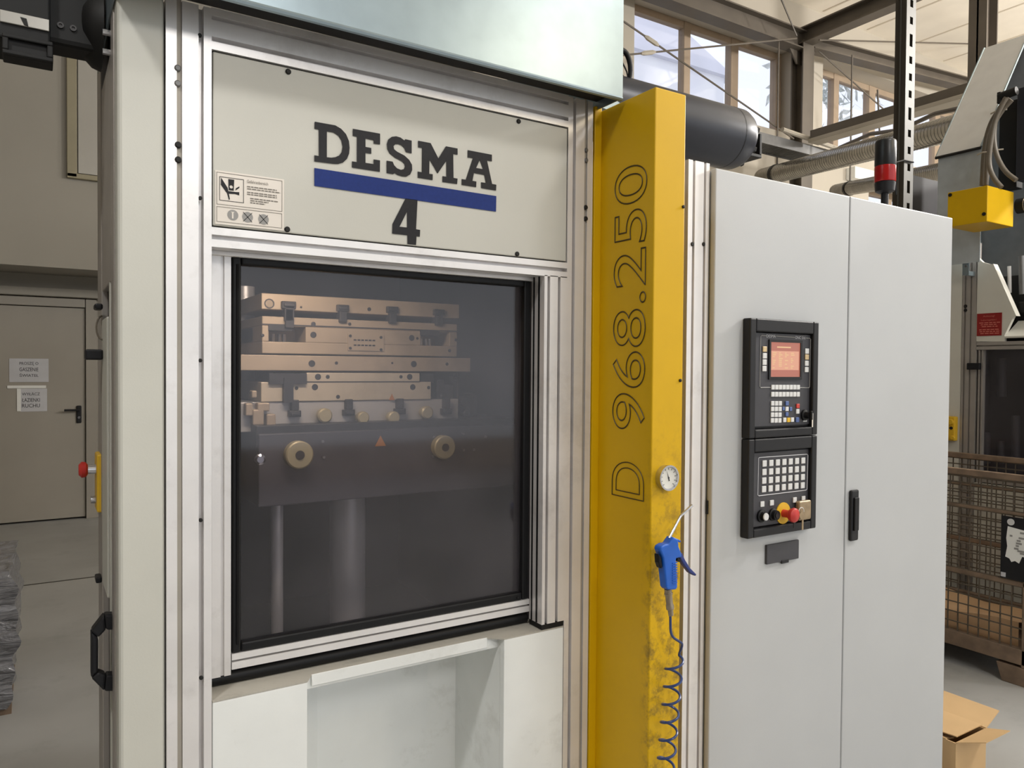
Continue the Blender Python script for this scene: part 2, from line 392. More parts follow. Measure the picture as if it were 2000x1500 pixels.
# right: wall with the row of high windows
yf, yw = 5.65, 6.0
def opening_wall():
    m = MB(); m.box(4.0, 18, yf, yw+.15, 6.42, 7.05)
    m.box(4.0, 6.28, yf, yw+.15, 0, 6.42); m.box(9.42, 10.0, yf, yw+.15, 0, 6.42)
    m.box(6.28, 9.42, yf, yw+.15, 0, 5.14); m.box(10.0, 14.7, yf, yw+.15, 4.72, 5.14); m.box(14.7, 18, yf, yw+.15, 0, 6.42)
    m.box(10.0, 11.2, yf, yw+.15, 0, 4.72); m.box(11.2, 14.7, yf, yw+.15, 0, 3.2)
    return m
struct('wall_right', opening_wall(), 'cream_wall')
struct('wall_corner', MB().box(4.0, 4.2, yw, 8.3, 0, 7.05), 'cream_wall')
struct('trim_1', MB().box(10.6, 14.8, yf-.16, yf, 4.66, 4.84), 'paper_bright', bevel=.01)
def window(i, x0, x1, z0, z1, xs, mid=None):
    w = thing('window_%d' % i, {2: 'high wooden framed windows left of the steel column, behind the bracing rods', 3: 'high wooden framed windows right of the steel column, with leaves outside', 4: 'lower row of windows glimpsed between signal lamp and far right hood'}[i], 'window', ((x0+x1)/2, yw, z0)); w['kind'] = 'structure'
    m = MB(); m.box(x0, x1, yw-.05, yw+.05, z0, z0+.07); m.box(x0, x1, yw-.05, yw+.05, z1-.09, z1)
    part('window_frame', m, 'window_wood', w, bevel=.006)
    for a, b in xs: part('mullion', MB().box(a, b, yw-.06, yw+.06, z0, z1), 'window_wood', w, bevel=.008)
    e = sorted(xs)
    for (a, b), (c, d2) in zip(e, e[1:]): part('window_pane', MB().box(b, c, yw-.006, yw+.006, z0+.07, z1-.09), 'pane_glass', w)
    if mid:
        for a, b in mid: part('mullion', MB().box(a, b, yw-.04, yw+.04, z0+.30, z0+.35), 'window_wood', w)
window(2, 6.28, 9.42, 5.14, 6.42, [(6.28, 6.52), (7.42, 7.54), (8.34, 8.49), (9.31, 9.42)])
window(3, 10.0, 14.7, 5.14, 6.42, [(10.0, 10.07), (10.69, 10.82), (11.63, 11.80), (12.5, 12.66), (13.62, 13.78), (14.6, 14.7)])
window(4, 11.2, 14.7, 3.2, 4.72, [(11.2, 11.3), (12.2, 12.32), (13.5, 13.65), (14.6, 14.7)])
struct('wall_back', MB().box(-6.2, 18, -9.7, -9.5, 0, .5).box(-6.2, 18, -9.7, -9.5, 5.4, 7.05).box(-6.2, -1.0, -9.7, -9.5, .5, 5.4), 'cream_wall')  # unseen wall; opening sized for fill light, left end closed to darken left floor
struct('wall_east', MB().box(18, 18.2, -9.7, 6.15, 0, 7.05), 'cream_wall')
ce = MB(); ce.box(-7, 4.2, -9.5, 8.3, 7.05, 7.2); ce.box(4.2, 18, -9.5, 6.15, 7.05, 7.2); ceil = struct('ceiling', ce, 'ceiling_panel')
for k in range(10):         # lap joints between the roof sheets
    struct('ceiling_joint', MB().box(4.4+k*1.1, 4.43+k*1.1, -9.5, 5.6, 7.042, 7.052), 'ceiling_seam', ceil)

# steelwork
def beam(mb, p, q, up, w, t=.018):      # I section from p to q (bottom flange centre), height up, width w
    p, q = Vector(p), Vector(q); d = (q-p).normalized(); s = d.cross(Z).normalized(); u = s.cross(d)
    for o, hw, h0, h1 in ((0, w/2, 0, t), (0, w/2, up-t, up), (0, t/2, t, up-t)):
        a = [p-s*hw+u*h0, p+s*hw+u*h0, q+s*hw+u*h0, q-s*hw+u*h0]; mb.hexa(a, [v+u*(h1-h0) for v in a])
    return mb
def steel(name, mb, mat='beam_steel', bevel=0): return struct(name, mb, mat, bevel=bevel)
yb1 = 5.3
c0 = on_y(1566, 85, yb1)
l0 = on_y(1300, -22, yb1)
steel('wall_beam', beam(MB(), (l0.x-1, yb1, c0.z-.12), (c0.x, yb1, c0.z-.12), .26, .20))
r0, r1 = on_y(1580, 98, yb1), on_y(1905, 180, yb1)
steel('roof_beam', beam(MB(), r0, r1, .17, .20))
steel('roof_beam', beam(MB(), (c0.x, yb1+.1, c0.z-.04), (c0.x, -6, c0.z-.04), .22, .20))
steel('roof_beam', MB().box(5.2, 5.34, -7, 5.5, 6.86, 7.04))
cm = MB(); x0, x1 = on_y(1556, 180, yb1).x, on_y(1577, 180, yb1).x
cm.box(x0, x1, yb1-.1, yb1-.08, 0, c0.z); cm.box(x0, x1, yb1+.08, yb1+.1, 0, c0.z); cm.box((x0+x1)/2-.01, (x0+x1)/2+.01, yb1-.08, yb1+.08, 0, c0.z)
steel('steel_column', cm)
steel('gusset_plate', MB().prism([(c0.x-.35, yb1, c0.z), (c0.x+.35, yb1, c0.z), (c0.x+.1, yb1, c0.z-.3), (c0.x-.1, yb1, c0.z-.3)], (0, .02, 0)))
pa, pb = on_y(1909, 60, 3.0), on_y(1931, 60, 3.0)
cm = MB(); cm.box(pa.x, pb.x, 2.99, 3.01, 0, 7.05); cm.box(pa.x, pa.x+.02, 2.9, 3.1, 0, 7.05); cm.box(pb.x-.02, pb.x, 2.9, 3.1, 0, 7.05)
steel('steel_column', cm)
rb0, rb1 = on_x(1588, 277, 8.3), on_x(1900, 172, 8.3)
rail = thing('crane_rail', 'long dark steel rail running towards the camera below the right windows', 'rail', ((rb0.x, (rb0.y+rb1.y)/2, rb1.z)))
part('web', MB().box(8.24, 8.36, rb1.y, rb0.y, rb0.z+.02, rb0.z+.13), 'beam_steel', rail)
part('lower_flange', MB().box(8.2, 8.4, rb1.y, rb0.y, rb0.z-.03, rb0.z+.02), 'beam_light', rail, bevel=.006)
part('end_bracket', MB().tube([on_y(1528, 253, 4.6), on_y(1592, 275, 4.6), on_y(1640, 292, 4.6)], .03), 'beam_light', rail)
part('hanger_rod', MB().tube([on_y(1714, 175, 4.6), on_y(1718, 260, 4.6)], .012), 'beam_steel', rail)
def rod(label, p0, p1, y, tb=None):
    P0, P1 = on_y(*p0, y), on_y(*p1, y)
    t = thing('tie_rod', label, 'rod', (P0+P1)/2, 'thin roof bracing rods')
    part('rod', MB().tube([P0, P1], .011, 6), 'beam_steel', t)
    if tb:
        a = P0.lerp(P1, tb-.035); b = P0.lerp(P1, tb+.035); part('turnbuckle', MB().tube([a, a.lerp(b, .2), a.lerp(b, .8), b], [.014, .026, .026, .014], 6), 'beam_light', t)
rod('steep bracing rod crossing the left windows down to the cable tray', (1205, 33), (1550, 271), 5.05, .17)
rod('nearly level bracing rod crossing the left windows', (1205, 109), (1556, 75), 5.0, .15)
rod('short bracing rod at the top centre of the ceiling', (1516, -25), (1556, 70), 4.9)
rod('bracing rod slanting across the second group of windows', (1597, 98), (1742, 228), 5.27)
rod('level bracing rod under the pale ceiling right of the slotted post', (1600, 78), (1912, 86), 4.95)
tr = thing('cable_tray', 'perforated steel cable tray below the left windows', 'tray', on_y(1540, 285, 4.7))
a, b = on_y(1455, 258, 4.7), on_y(1618, 306, 4.7)
part('tray_side', MB().box(a.x, b.x, 4.68, 4.7, b.z-.04, a.z+.04), 'galvanised_dark', tr); part('tray_side', MB().box(a.x, b.x, 4.98, 5.0, b.z-.04, a.z+.04), 'galvanised_dark', tr)
m = MB()
for k in range(34): xx = a.x+(b.x-a.x)*(k+.5)/34; m.box(xx-.012, xx+.012, 4.7, 4.98, b.z-.03, b.z-.02)
part('tray_rungs', m, 'galvanised_dark', tr, stuff=True)
part('cable_bundle', MB().tube([(a.x, 4.84, b.z+.03), (b.x, 4.84, b.z+.03)], .05), 'black_metal', tr)
def pt(px, py, depth): return CAM+_ray(px, py)*depth
def spiral(label, p, q, r, clampt):
    d = thing('spiral_duct', label, 'duct', (p+q)/2, 'spiral ventilation ducts')
    n = int((q-p).length/.045); pts = []; rs = []
    for i in range(n):
        for f, e in ((.0, 0), (.7, 0), (.78, .012), (.92, .012)):
            pts.append(p.lerp(q, (i+f)/n)); rs.append(r*(1+e*2.2))
    part('duct_tube', MB().tube(pts, rs, 20), 'spiral_steel', d, smooth=True)
    c = p.lerp(q, clampt); ax = (q-p).normalized()
    part('clamp_ring', MB().lathe(c-ax*.03, ax, [(0, r*1.0), (0, r*1.09), (.06, r*1.09), (.06, r*1.0)], 20), 'black_metal', d)
    part('hanger_rod', MB().tube([c+Z*r, c+Z*(r+1.6)], .012, 6), 'beam_steel', d)
spiral('larger upper spiral duct behind the slotted post', pt(1488, 347, 10.3), pt(1890, 243, 6.6), .115, .11)
spiral('smaller lower spiral duct behind the red signal lamp', pt(1632, 373, 10.2), pt(1870, 330, 6.7), .085, .17)
cd = MB()
p, q = pt(1640, 288, 9.0), pt(1890, 208, 6.6)
cd.tube([p, p.lerp(q, .3)+Z*.04, p.lerp(q, .55)-Z*.02, p.lerp(q, .8)+Z*.03, q], .022, 8)
solo('conduit', cd, 'beam_steel', 'thin dark conduit lying along the larger spiral duct', 'conduit', smooth=True)
# what stands outside the windows
hs = thing('outside_house', 'pale house with a pitched roof seen through the left windows', 'house', (11.3, 17, 0))
part('wall', MB().box(7.0, 20.3, 17, 22, 0, 12.0), 'outside_house', hs)
part('roof', MB().prism([(6.6, 16.8, 11.9), (20.7, 16.8, 11.9), (13.8, 16.8, 14.8)], (0, 5.6, 0)), 'outside_roof', hs)
for k in range(3): part('window', MB().box(8.2+k*4.2, 9.4+k*4.2, 16.96, 17.0, 9.4, 10.8), 'slate_pale', hs)
lv = MB(); rr = random.Random(3)
for k in range(420):
    c = Vector((rr.gauss(20.6, .8), rr.gauss(13, .7), rr.gauss(10.9, .8))); e = [Vector((rr.uniform(-1, 1), rr.uniform(-1, 1), rr.uniform(-1, 1))).normalized()*.22 for _ in range(2)]
    lv.poly([c-e[0], c+e[1]*.5, c+e[0], c-e[1]*.5])
tr2 = thing('tree', 'leafy tree seen through the second group of windows', 'tree', (20.6, 13, 0))
lf = part('foliage', lv, 'leafage', tr2, stuff=True); part('trunk', MB().tube([(20.6, 13, 0), (20.5, 13, 5), (20.6, 13, 10.6)], [.25, .18, .05]), 'beam_steel', tr2)
struct('ground', MB().box(-40, 60, 9.6, 60, -.3, -.05), 'concrete_dim')

GLYPHS = {
 'D': [[(0.4873, 2.1991), (0.5312, 2.1993), (0.5439, 2.1944), (0.5546, 2.1850), (0.5610, 2.1718), (0.5626, 2.1577), (0.5615, 2.1452), (0.5569, 2.1332), (0.5484, 2.1243), (0.5378, 2.1196), (0.5272, 2.1185), (0.4869, 2.1174), (0.4868, 2.1300), (0.4961, 2.1298), (0.4959, 2.1846), (0.4869, 2.1844)], [(0.5131, 2.1836), (0.5270, 2.1838), (0.5376, 2.1791), (0.5444, 2.1700), (0.5472, 2.1572), (0.5451, 2.1457), (0.5398, 2.1377), (0.5314, 2.1329), (0.5230, 2.1306), (0.5132, 2.1299)]],
 'E': [[(0.5695, 2.1989), (0.6312, 2.1992), (0.6313, 2.1759), (0.6165, 2.1752), (0.6165, 2.1825), (0.5979, 2.1829), (0.5980, 2.1651), (0.6112, 2.1651), (0.6113, 2.1526), (0.5980, 2.1524), (0.5981, 2.1312), (0.6167, 2.1313), (0.6167, 2.1413), (0.6314, 2.1415), (0.6311, 2.1169), (0.5681, 2.1168), (0.5681, 2.1298), (0.5789, 2.1298), (0.5787, 2.1840), (0.5696, 2.1839)]],
 'S': [[(0.6907, 2.1972), (0.7060, 2.1966), (0.7061, 2.1684), (0.6920, 2.1690), (0.6885, 2.1770), (0.6815, 2.1823), (0.6734, 2.1837), (0.6665, 2.1819), (0.6626, 2.1770), (0.6642, 2.1709), (0.6712, 2.1667), (0.6886, 2.1610), (0.7003, 2.1531), (0.7070, 2.1434), (0.7075, 2.1316), (0.7029, 2.1213), (0.6935, 2.1150), (0.6830, 2.1142), (0.6726, 2.1159), (0.6656, 2.1191), (0.6622, 2.1161), (0.6469, 2.1164), (0.6468, 2.1432), (0.6609, 2.1433), (0.6644, 2.1359), (0.6713, 2.1302), (0.6806, 2.1283), (0.6876, 2.1309), (0.6899, 2.1365), (0.6887, 2.1428), (0.6828, 2.1472), (0.6655, 2.1531), (0.6540, 2.1598), (0.6483, 2.1684), (0.6471, 2.1798), (0.6504, 2.1898), (0.6584, 2.1969), (0.6687, 2.1999), (0.6791, 2.1989), (0.6884, 2.1941)]],
 'M': [[(0.7218, 2.1990), (0.7526, 2.1989), (0.7723, 2.1675), (0.7914, 2.1980), (0.8213, 2.1978), (0.8214, 2.1835), (0.8100, 2.1833), (0.8112, 2.1290), (0.8218, 2.1289), (0.8206, 2.1163), (0.7830, 2.1158), (0.7830, 2.1290), (0.7929, 2.1291), (0.7926, 2.1651), (0.7706, 2.1332), (0.7499, 2.1618), (0.7496, 2.1295), (0.7584, 2.1297), (0.7580, 2.1167), (0.7214, 2.1168), (0.7213, 2.1304), (0.7313, 2.1303), (0.7315, 2.1846), (0.7219, 2.1845)]],
 'A': [[(0.8481, 2.1983), (0.9132, 2.1979), (0.9133, 2.1824), (0.9000, 2.1822), (0.9143, 2.1293), (0.9259, 2.1290), (0.9252, 2.1151), (0.8847, 2.1155), (0.8846, 2.1291), (0.8973, 2.1293), (0.8929, 2.1474), (0.8648, 2.1479), (0.8610, 2.1293), (0.8715, 2.1289), (0.8710, 2.1159), (0.8328, 2.1159), (0.8327, 2.1294), (0.8435, 2.1291), (0.8619, 2.1818), (0.8482, 2.1814)], [(0.8802, 2.1807), (0.8891, 2.1605), (0.8707, 2.1605)]],
 'bar': [[(0.4869, 2.1038), (0.9261, 2.1021), (0.9256, 2.0652), (0.4870, 2.0669)]],
 '4': [[(0.6919, 2.0667), (0.7209, 2.0669), (0.7177, 2.0016), (0.7278, 2.0011), (0.7269, 1.9858), (0.7190, 1.9861), (0.7179, 1.9665), (0.6971, 1.9667), (0.6970, 1.9861), (0.6606, 1.9860), (0.6611, 2.0069)], [(0.6958, 2.0386), (0.6960, 2.0032), (0.6778, 2.0029)]],
}

# ================================================================== moulding machine
mc = thing('injection_machine', 'large cream moulding machine with aluminium frame, blue striped sign and big dusty window', 'machine', (.67, .5, 0))
def post(x0, w, z0, z1, g, y0=0., dep=.04): return profile(MB(), (x0, y0, z0), X, -Y, w, (0, 0, z1-z0), g, dep)
part('side_cover', MB().box(.124, .203, .002, .06, 0, 2.38), 'cover_paint', mc, bevel=.008, seg=3)
pl = part('frame_post', post(.205, .081, 0, 2.38, (.0235, .062)), 'aluminium', mc)
pr = part('frame_post', post(1.137, .078, 0, 2.38, (.0195, .057)), 'aluminium', mc)
p3 = part('frame_post', post(1.558, .084, 0, on_y(1360, 314, 0).z, (.022, .066)), 'aluminium', mc)
part('groove_strip', MB().box(.2245, .2325, .004, .007, 0, 2.4), 'groove_strip', pl)
part('groove_strip', MB().box(1.1905, 1.1975, .004, .007, 0, 2.4), 'groove_strip', pr)
def screw(px, py, y, parent, r=.0045, mat='black_metal'):
    c = on_y(px, py, y); return part('screw', MB().lathe(c, -Y, [(-.003, r), (.0015, r), (.003, r*.7)], 10), mat, parent)
for px, py in ((390, 69), (391, 387), (391, 704), (392, 1016), (393, 1324)): screw(px, py, .002, pl, .0038)
for py in (283, 312): screw(348, py, .0, pl, .0062)
for py in (133, 163): screw(347, py, .0, pl, .0060, 'galvanised_dark')
for py in (405, 427): screw(1144, py, .0, pr, .0060)
for py in (293, 313): screw(1145, py, .0, pr, .0055, 'galvanised_dark')
for px in (1352, 1374): screw(px, 477, .0, p3, .0062)
def rail_(z0, w, g, y0=0., x0=.286, x1=1.137, dep=.04): return profile(MB(), (x0, y0, z0), Z, -Y, w, (x1-x0, 0, 0), g, dep)
part('cross_rail', rail_(2.302, .080, (.020, .060)), 'aluminium', mc)
part('cross_rail', rail_(1.923, .038, (.019,)), 'aluminium', mc)
sg = part('sign_panel', MB().box(.2885, 1.1345, .001, .009, 1.9645, 2.2985), 'sign_paint', mc, bevel=.002)
part('gap_shade_backing', MB().box(.286, 1.137, .0095, .013, 1.961, 2.302), 'rubber', sg)  # black sheet paints the shadow line in the gap around the sign
for px, py in ((563, 140), (1013, 237), (561, 448), (1010, 496)): screw(px, py, 0, sg, .0058)
def sign(key, name, mat, y=-.0004):
    v, f = flat(GLYPHS[key], .0006); m = MB(); m.add([(p[0], y-p[2], p[1]) for p in v], f); return part(name, m, mat, sg)
for k in 'DESMA': sign(k, 'letter', 'print_black')
sign('bar', 'blue_stripe', 'print_blue'); sign('4', 'numeral', 'print_black')
# safety sticker
st = thing('safety_sticker', 'white hand crushing warning sticker at the lower left corner of the sign', 'sticker', (.358, -.0005, 1.968))
part('backing', MB().box(.292, .4245, -.0007, .0008, 1.9675, 2.0712), 'sticker', st)
def ring(x0, z0, x1, z1, t): return [[(x0, z0), (x1, z0), (x1, z1), (x0, z1)], [(x0+t, z0+t), (x0+t, z1-t), (x1-t, z1-t), (x1-t, z0+t)]]
def ink(name, polys, mat='sticker_ink', y=-.0011):
    v, f = flat(polys, .0004); m = MB(); m.add([(p[0], y-p[2], p[1]) for p in v], f); return part(name, m, mat, st)
ink('border', ring(.2948, 2.0058, .4208, 2.0680, .0007)); ink('border', ring(.2948, 1.9722, .4204, 2.0018, .0007)); ink('pictogram_frame', ring(.3, 2.0138, .3457, 2.06, .0009), 'print_black')
circ = lambda x, z, r, n=24: [(x+r*math.cos(2*math.pi*i/n), z+r*math.sin(2*math.pi*i/n)) for i in range(n)]
ink('pictogram', [[(.3030, 2.058), (.3150, 2.040), (.3165, 2.0335), (.33, 2.0335), (.337, 2.034), (.337, 2.028), (.329, 2.0295), (.3175, 2.0285), (.3195, 2.018), (.3175, 2.0165), (.3140, 2.029), (.3025, 2.044)]], 'print_black')
ink('pictogram', [[(.3165, 2.057), (.3275, 2.057), (.3265, 2.0355), (.317, 2.0355)], circ(.322, 2.0425, .0032)], 'print_black')
ink('pictogram', [[(.3295, 2.0365), (.331, 2.041), (.3372, 2.0455), (.3372, 2.0425), (.333, 2.039)]], 'print_black')
for i, (cx, cz) in enumerate(((.325, 1.988), (.353, 1.987), (.3838, 1.986))):
    ink('round_symbol', [circ(cx, cz, .0103)], 'sticker_grey')
    if i == 0: ink('screw_symbol', [[(cx-.002, cz-.007), (cx+.001, cz-.007), (cx+.001, cz+.004), (cx+.003, cz+.006), (cx-.004, cz+.006), (cx-.002, cz+.004)]], 'sticker', -.0016)
    else:
        for s in (-1, 1):
            a = Vector((.012*.7, .012*s*.75)); n = Vector((-a.y, a.x)).normalized()*.0005; c = Vector((cx, cz))
            ink('cross_line', [[tuple(c-a-n), tuple(c+a-n), tuple(c+a+n), tuple(c-a+n)]], 'print_black', -.0016)
m = MB(); m.add(*text('Gefahrenbereich', (.3515, -.0012, 2.0545), X, Z, width=.041, height=.006)); part('heading', m, 'sticker_ink', st)
for x0, x1, z in ((.352, .4098, 2.0473), (.352, .4165, 2.0430), (.352, .4098, 2.0362), (.352, .4098, 2.0322), (.358, .412, 2.0246), (.358, .3935, 2.0204), (.358, .3865, 2.0162)):
    m = MB(); x = x0; rw = random.Random(int(x1*1e5))
    while x < x1: w_ = rw.uniform(.004, .010); m.box(x, min(x+w_, x1), -.0013, -.0009, z-.0010, z+.0010); x += w_+.0014
    part('text_line', m, 'sticker_ink', st)

# lower cover with the feeding recess
zc = 1.035
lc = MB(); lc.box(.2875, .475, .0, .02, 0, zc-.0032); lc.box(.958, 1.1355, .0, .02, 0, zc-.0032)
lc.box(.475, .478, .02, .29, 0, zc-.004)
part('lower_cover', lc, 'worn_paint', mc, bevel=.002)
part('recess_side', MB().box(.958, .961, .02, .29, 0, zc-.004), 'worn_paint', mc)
part('top_ledge', MB().prism([(.2875, .0, zc-.003), (.475, .0, zc-.003), (.492, .028, zc-.003), (.925, .028, zc-.003), (.958, .0, zc-.003), (1.1355, .0, zc-.003), (1.1355, .09, zc-.003), (.2875, .09, zc-.003)], (0, 0, .003)), 'worn_ledge', mc)
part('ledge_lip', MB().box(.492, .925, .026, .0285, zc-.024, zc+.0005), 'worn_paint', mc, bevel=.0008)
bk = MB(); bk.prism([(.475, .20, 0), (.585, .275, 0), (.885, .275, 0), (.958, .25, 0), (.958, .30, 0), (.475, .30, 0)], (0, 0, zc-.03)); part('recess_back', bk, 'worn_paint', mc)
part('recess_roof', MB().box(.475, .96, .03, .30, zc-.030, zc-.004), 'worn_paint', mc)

# sliding guard window, set back behind the frame
yg = .06
part('guide_post', profile(MB(), (.2965, yg-.004, 1.058), X, -Y, .037, (0, 0, .872), (.0205,), .03, .0035, .006), 'aluminium', mc)
part('head_rail', MB().box(.286, 1.068, yg-.012, yg+.03, 1.914, 1.927), 'aluminium', mc, bevel=.002)
rm = part('jamb_post', profile(MB(), (1.068, 0, 1.049), X, -Y, .069, (0, 0, .876), (.013, .045), .058, .004), 'aluminium', mc)
part('jamb_groove', MB().box(1.0665, 1.0685, .020, .026, 1.05, 1.924), 'rubber', rm); part('jamb_groove', MB().box(1.0665, 1.0685, .043, .048, 1.05, 1.924), 'rubber', rm)
part('foot_pad', MB().box(1.069, 1.136, .002, .058, zc+.001, 1.049), 'rubber', rm)
gw = part('guard_window', MB().box(.352, 1.047, yg+.008, yg+.012, 1.120, 1.902), 'dusty_glass', mc, label='dusty transparent safety glass')
gk = MB(); gk.box(.3355, .3535, yg-.004, yg+.02, 1.101, 1.916); gk.box(1.045, 1.0655, yg-.004, yg+.02, 1.101, 1.916)
gk.box(.3535, 1.045, yg-.004, yg+.02, 1.8995, 1.916); gk.box(.3535, 1.045, yg-.004, yg+.02, 1.101, 1.121)
part('gasket', gk, 'rubber', gw, bevel=.004)
part('gasket_rod', MB().tube([(.348, yg-.006, 1.12), (.348, yg-.006, 1.90)], .0045, 8), 'rubber', gw)
part('bottom_rail', profile(MB(), (.335, yg-.006, 1.069), Z, -Y, .032, (.731, 0, 0), (.017,), .03, .0022, .02), 'aluminium', gw)
part('bottom_seal', MB().tube([(.287, yg+.016, 1.049), (1.068, yg+.016, 1.049)], .0145, 12), 'rubber', gw, smooth=True)
part('seal_strip', MB().box(.287, 1.068, yg+.02, yg+.04, 1.036, 1.075), 'rubber', gw)
for px, py in ((768, 1248), (1011, 1168)): screw(px, py, yg-.005, gw, .0028)
# housing behind the window
hz = MB(); hz.box(.21, 1.25, 1.28, 1.30, .0, 2.36); hz.prism([(.152, .062, 0), (.165, .062, 0), (.212, 1.28, 0), (.20, 1.28, 0)], (0, 0, 2.36)); part('rear_wall', hz, 'interior', mc)
part('inner_wall', MB().box(1.24, 1.26, .07, 1.28, 0, 2.36), 'interior', mc)
part('inner_floor', MB().box(.22, 1.24, .33, 1.28, .80, .82), 'interior', mc)
part('roof_plate', MB().box(.21, 1.26, .05, 1.30, 2.36, 2.38), 'interior', mc)
part('front_stop', MB().box(.2, 1.2, .05, .07, 1.93, 2.36), 'interior', mc); part('front_stop', MB().box(.286, .475, .07, .09, .2, 1.034), 'interior', mc)
part('front_stop', MB().box(.475, .96, .30, .32, .2, 1.034), 'interior', mc)

# tool stack and presses seen through the window; ym = their front faces
ym = .46
def T(px, py, y=None): return on_y(px, py, ym if y is None else y)
def plate(px0, py0, px1, py1, dep=.35, y=None, mb=None):
    y = ym if y is None else y
    a, b = T(px0, py0, y), T(px1, py1, y); mb = mb or MB(); return mb.box(a.x, b.x, y, y+dep, b.z, a.z)
mo = thing('injection_mould', 'steel injection mould of stacked beige plates behind the dusty window', 'mould', (T(700, 700).x, ym+.15, T(700, 780).z))
def zz(x, y): return T(x, y).z
xl, xr = T(512, 600).x, T(893, 600).x
up = MB(); z0, z1 = zz(512, 694), zz(512, 638); up.box(xl, xr, ym, ym+.34, z0, z1-.001)
# pockets cut as separate steps around the two clamps
def plate_with_pockets():
    m = MB(); zb, zt = zz(512, 690), zz(512, 617)
    pk = [(T(525, 660).x, T(597, 660).x), (T(822, 660).x, T(878, 660).x)]; pb, pt_ = zz(525, 667), zz(525, 636)
    m.box(xl, xr, ym, ym+.34, zb, pb); m.box(xl, pk[0][0], ym, ym+.34, pb, pt_); m.box(pk[0][1], pk[1][0], ym, ym+.34, pb, pt_); m.box(pk[1][1], xr, ym, ym+.34, pb, pt_)
    m.box(xl, xr, ym+.10, ym+.34, pb, pt_); m.box(xl, xr, ym, ym+.34, pt_, zt); return m, pk, pb, pt_
m, pk, pb, pt_ = plate_with_pockets(); upl = part('upper_plate', m, 'mold_steel', mo, bevel=.002)
part('seam', MB().box(xl, xr, ym-.0012, ym, pt_+.002, pt_+.005), 'dark_steel', upl)
for a, b in pk:
    for f in (.25, .42, .55): part('pocket_bolt', MB().tube([(a+(b-a)*f, ym+.05, pb), (a+(b-a)*f, ym+.05, pb+.022)], .005), 'chrome', upl)
    m = MB(); m.box((a+b)/2-.05, (a+b)/2+.012, ym-.002, ym+.05, pt_-.012, pt_+.002); part('clamp_block', m, 'dark_steel', upl)
mid = part('middle_plate', plate(452, 692, 919, 726, .38), 'mold_steel', mo, bevel=.002)
low = MB(); zt, zs_, zb = zz(640, 728), zz(640, 746), zz(640, 783)
low.box(T(599, 740).x, T(820, 740).x, ym, ym+.34, zs_, zt); low.box(T(570, 760).x, T(842, 760).x, ym, ym+.34, zb, zs_-.0005); low.box(T(510, 760).x, T(552, 760).x, ym, ym+.3, zb, zs_)
lp = part('lower_plate', low, 'mold_steel_light', mo, bevel=.002)
part('seam', MB().box(T(599, 740).x, T(820, 740).x, ym-.0012, ym, zs_-.001, zs_+.0015), 'dark_steel', lp)
tag = MB(); a, b = T(679, 652), T(749, 686); tag.box(a.x, b.x, ym-.003, ym, b.z, a.z); tp = part('name_tag', tag, 'mold_steel', upl)
for px, py in ((684, 656), (744, 659), (684, 680), (744, 683)): part('tag_screw', MB().lathe(T(px, py, ym-.003), -Y, [(0, .004), (.002, .004)], 10), 'dark_steel', upl)
for r_ in (664, 674):
    a = T(690, r_); m = MB()
    for k in range(6): m.box(a.x+k*.011, a.x+k*.011+.008, ym-.0042, ym-.0025, a.z-.002, a.z+.002)
    part('tag_line', m, 'dark_steel', upl)
def hole(px, py, r, parent, y=None):
    y = ym if y is None else y
    c = T(px, py, y); return part('bolt_hole', MB().lathe(c, -Y, [(-.004, r), (.0008, r), (.0012, r*.72), (.0002, r*.68)], 14), 'dark_steel', parent)
for px, py, r in ((612, 654, .0085), (804, 660, .0085), (513, 655, .0042), (612, 633, .0065), (683, 633, .0045), (890, 664, .0045), (878, 685, .005), (815, 661, .004)): hole(px, py, r, upl)
for px, py, r in ((609, 710, .0092), (808, 711, .0092), (657, 709, .0045), (766, 709, .003), (873, 711, .0048)): hole(px, py, r, mid)
for px, py, r in ((621, 736, .0085), (640, 736, .0055), (800, 736, .0085), (783, 736, .005), (615, 756, .0085), (806, 756, .0085), (579, 758, .0050), (837, 757, .005), (660, 775, .0055)): hole(px, py, r, lp)
a = T(765, 776); part('tool_mark', MB().prism([(a.x-.009, ym-.001, a.z-.008), (a.x+.009, ym-.001, a.z-.008), (a.x, ym-.001, a.z+.010)], (0, -.001, 0)), 'warning_orange', lp)

pu = MB(); plate(511, 572, 897, 622, .5, mb=pu)
hu = part('upper_platen', pu, 'mold_steel', mc, bevel=.002)
c = T(526, 593); part('round_mark', MB().lathe(c, -Y, [(0, .013), (.0015, .013), (.0015, .010), (0, .010)], 20), 'dark_steel', hu)
for px, py, r in ((588, 600, .003), (721, 604, .0055)): hole(px, py, r, hu)
def tee_bolt(px, py, s, flip, name='clamp_bolt', y=None, parent=None):     # hammer head bolt hanging on a slot
    y = ym-.012 if y is None else y; c = T(px, py, y); m = MB(); k = -1 if flip else 1
    m.box(c.x-.017*s, c.x+.017*s, y, y+.03, c.z, c.z+k*.018*s); m.box(c.x-.0105*s, c.x+.0105*s, y, y+.03, c.z, c.z-k*.03*s)
    m.box(c.x-.013*s, c.x+.013*s, y-.004, y+.03, c.z+k*.005*s, c.z+k*.014*s)
    return part(name, m, 'dark_steel', parent or mc, bevel=.002)
for px, py, s in ((565, 603, 1.1), (671, 608, 1.), (768, 611, 1.), (859, 616, 1.)): tee_bolt(px, py, s, False, parent=hu)
part('clamp_stud', MB().box(T(556, 620).x, T(572, 620).x, ym-.012, ym+.02, T(560, 640).z, T(560, 600).z), 'dark_steel', hu)
part('clamp_stud', MB().box(T(552, 760).x, T(570, 760).x, ym-.016, ym+.02, T(560, 786).z, T(560, 738).z), 'dark_steel', mo)
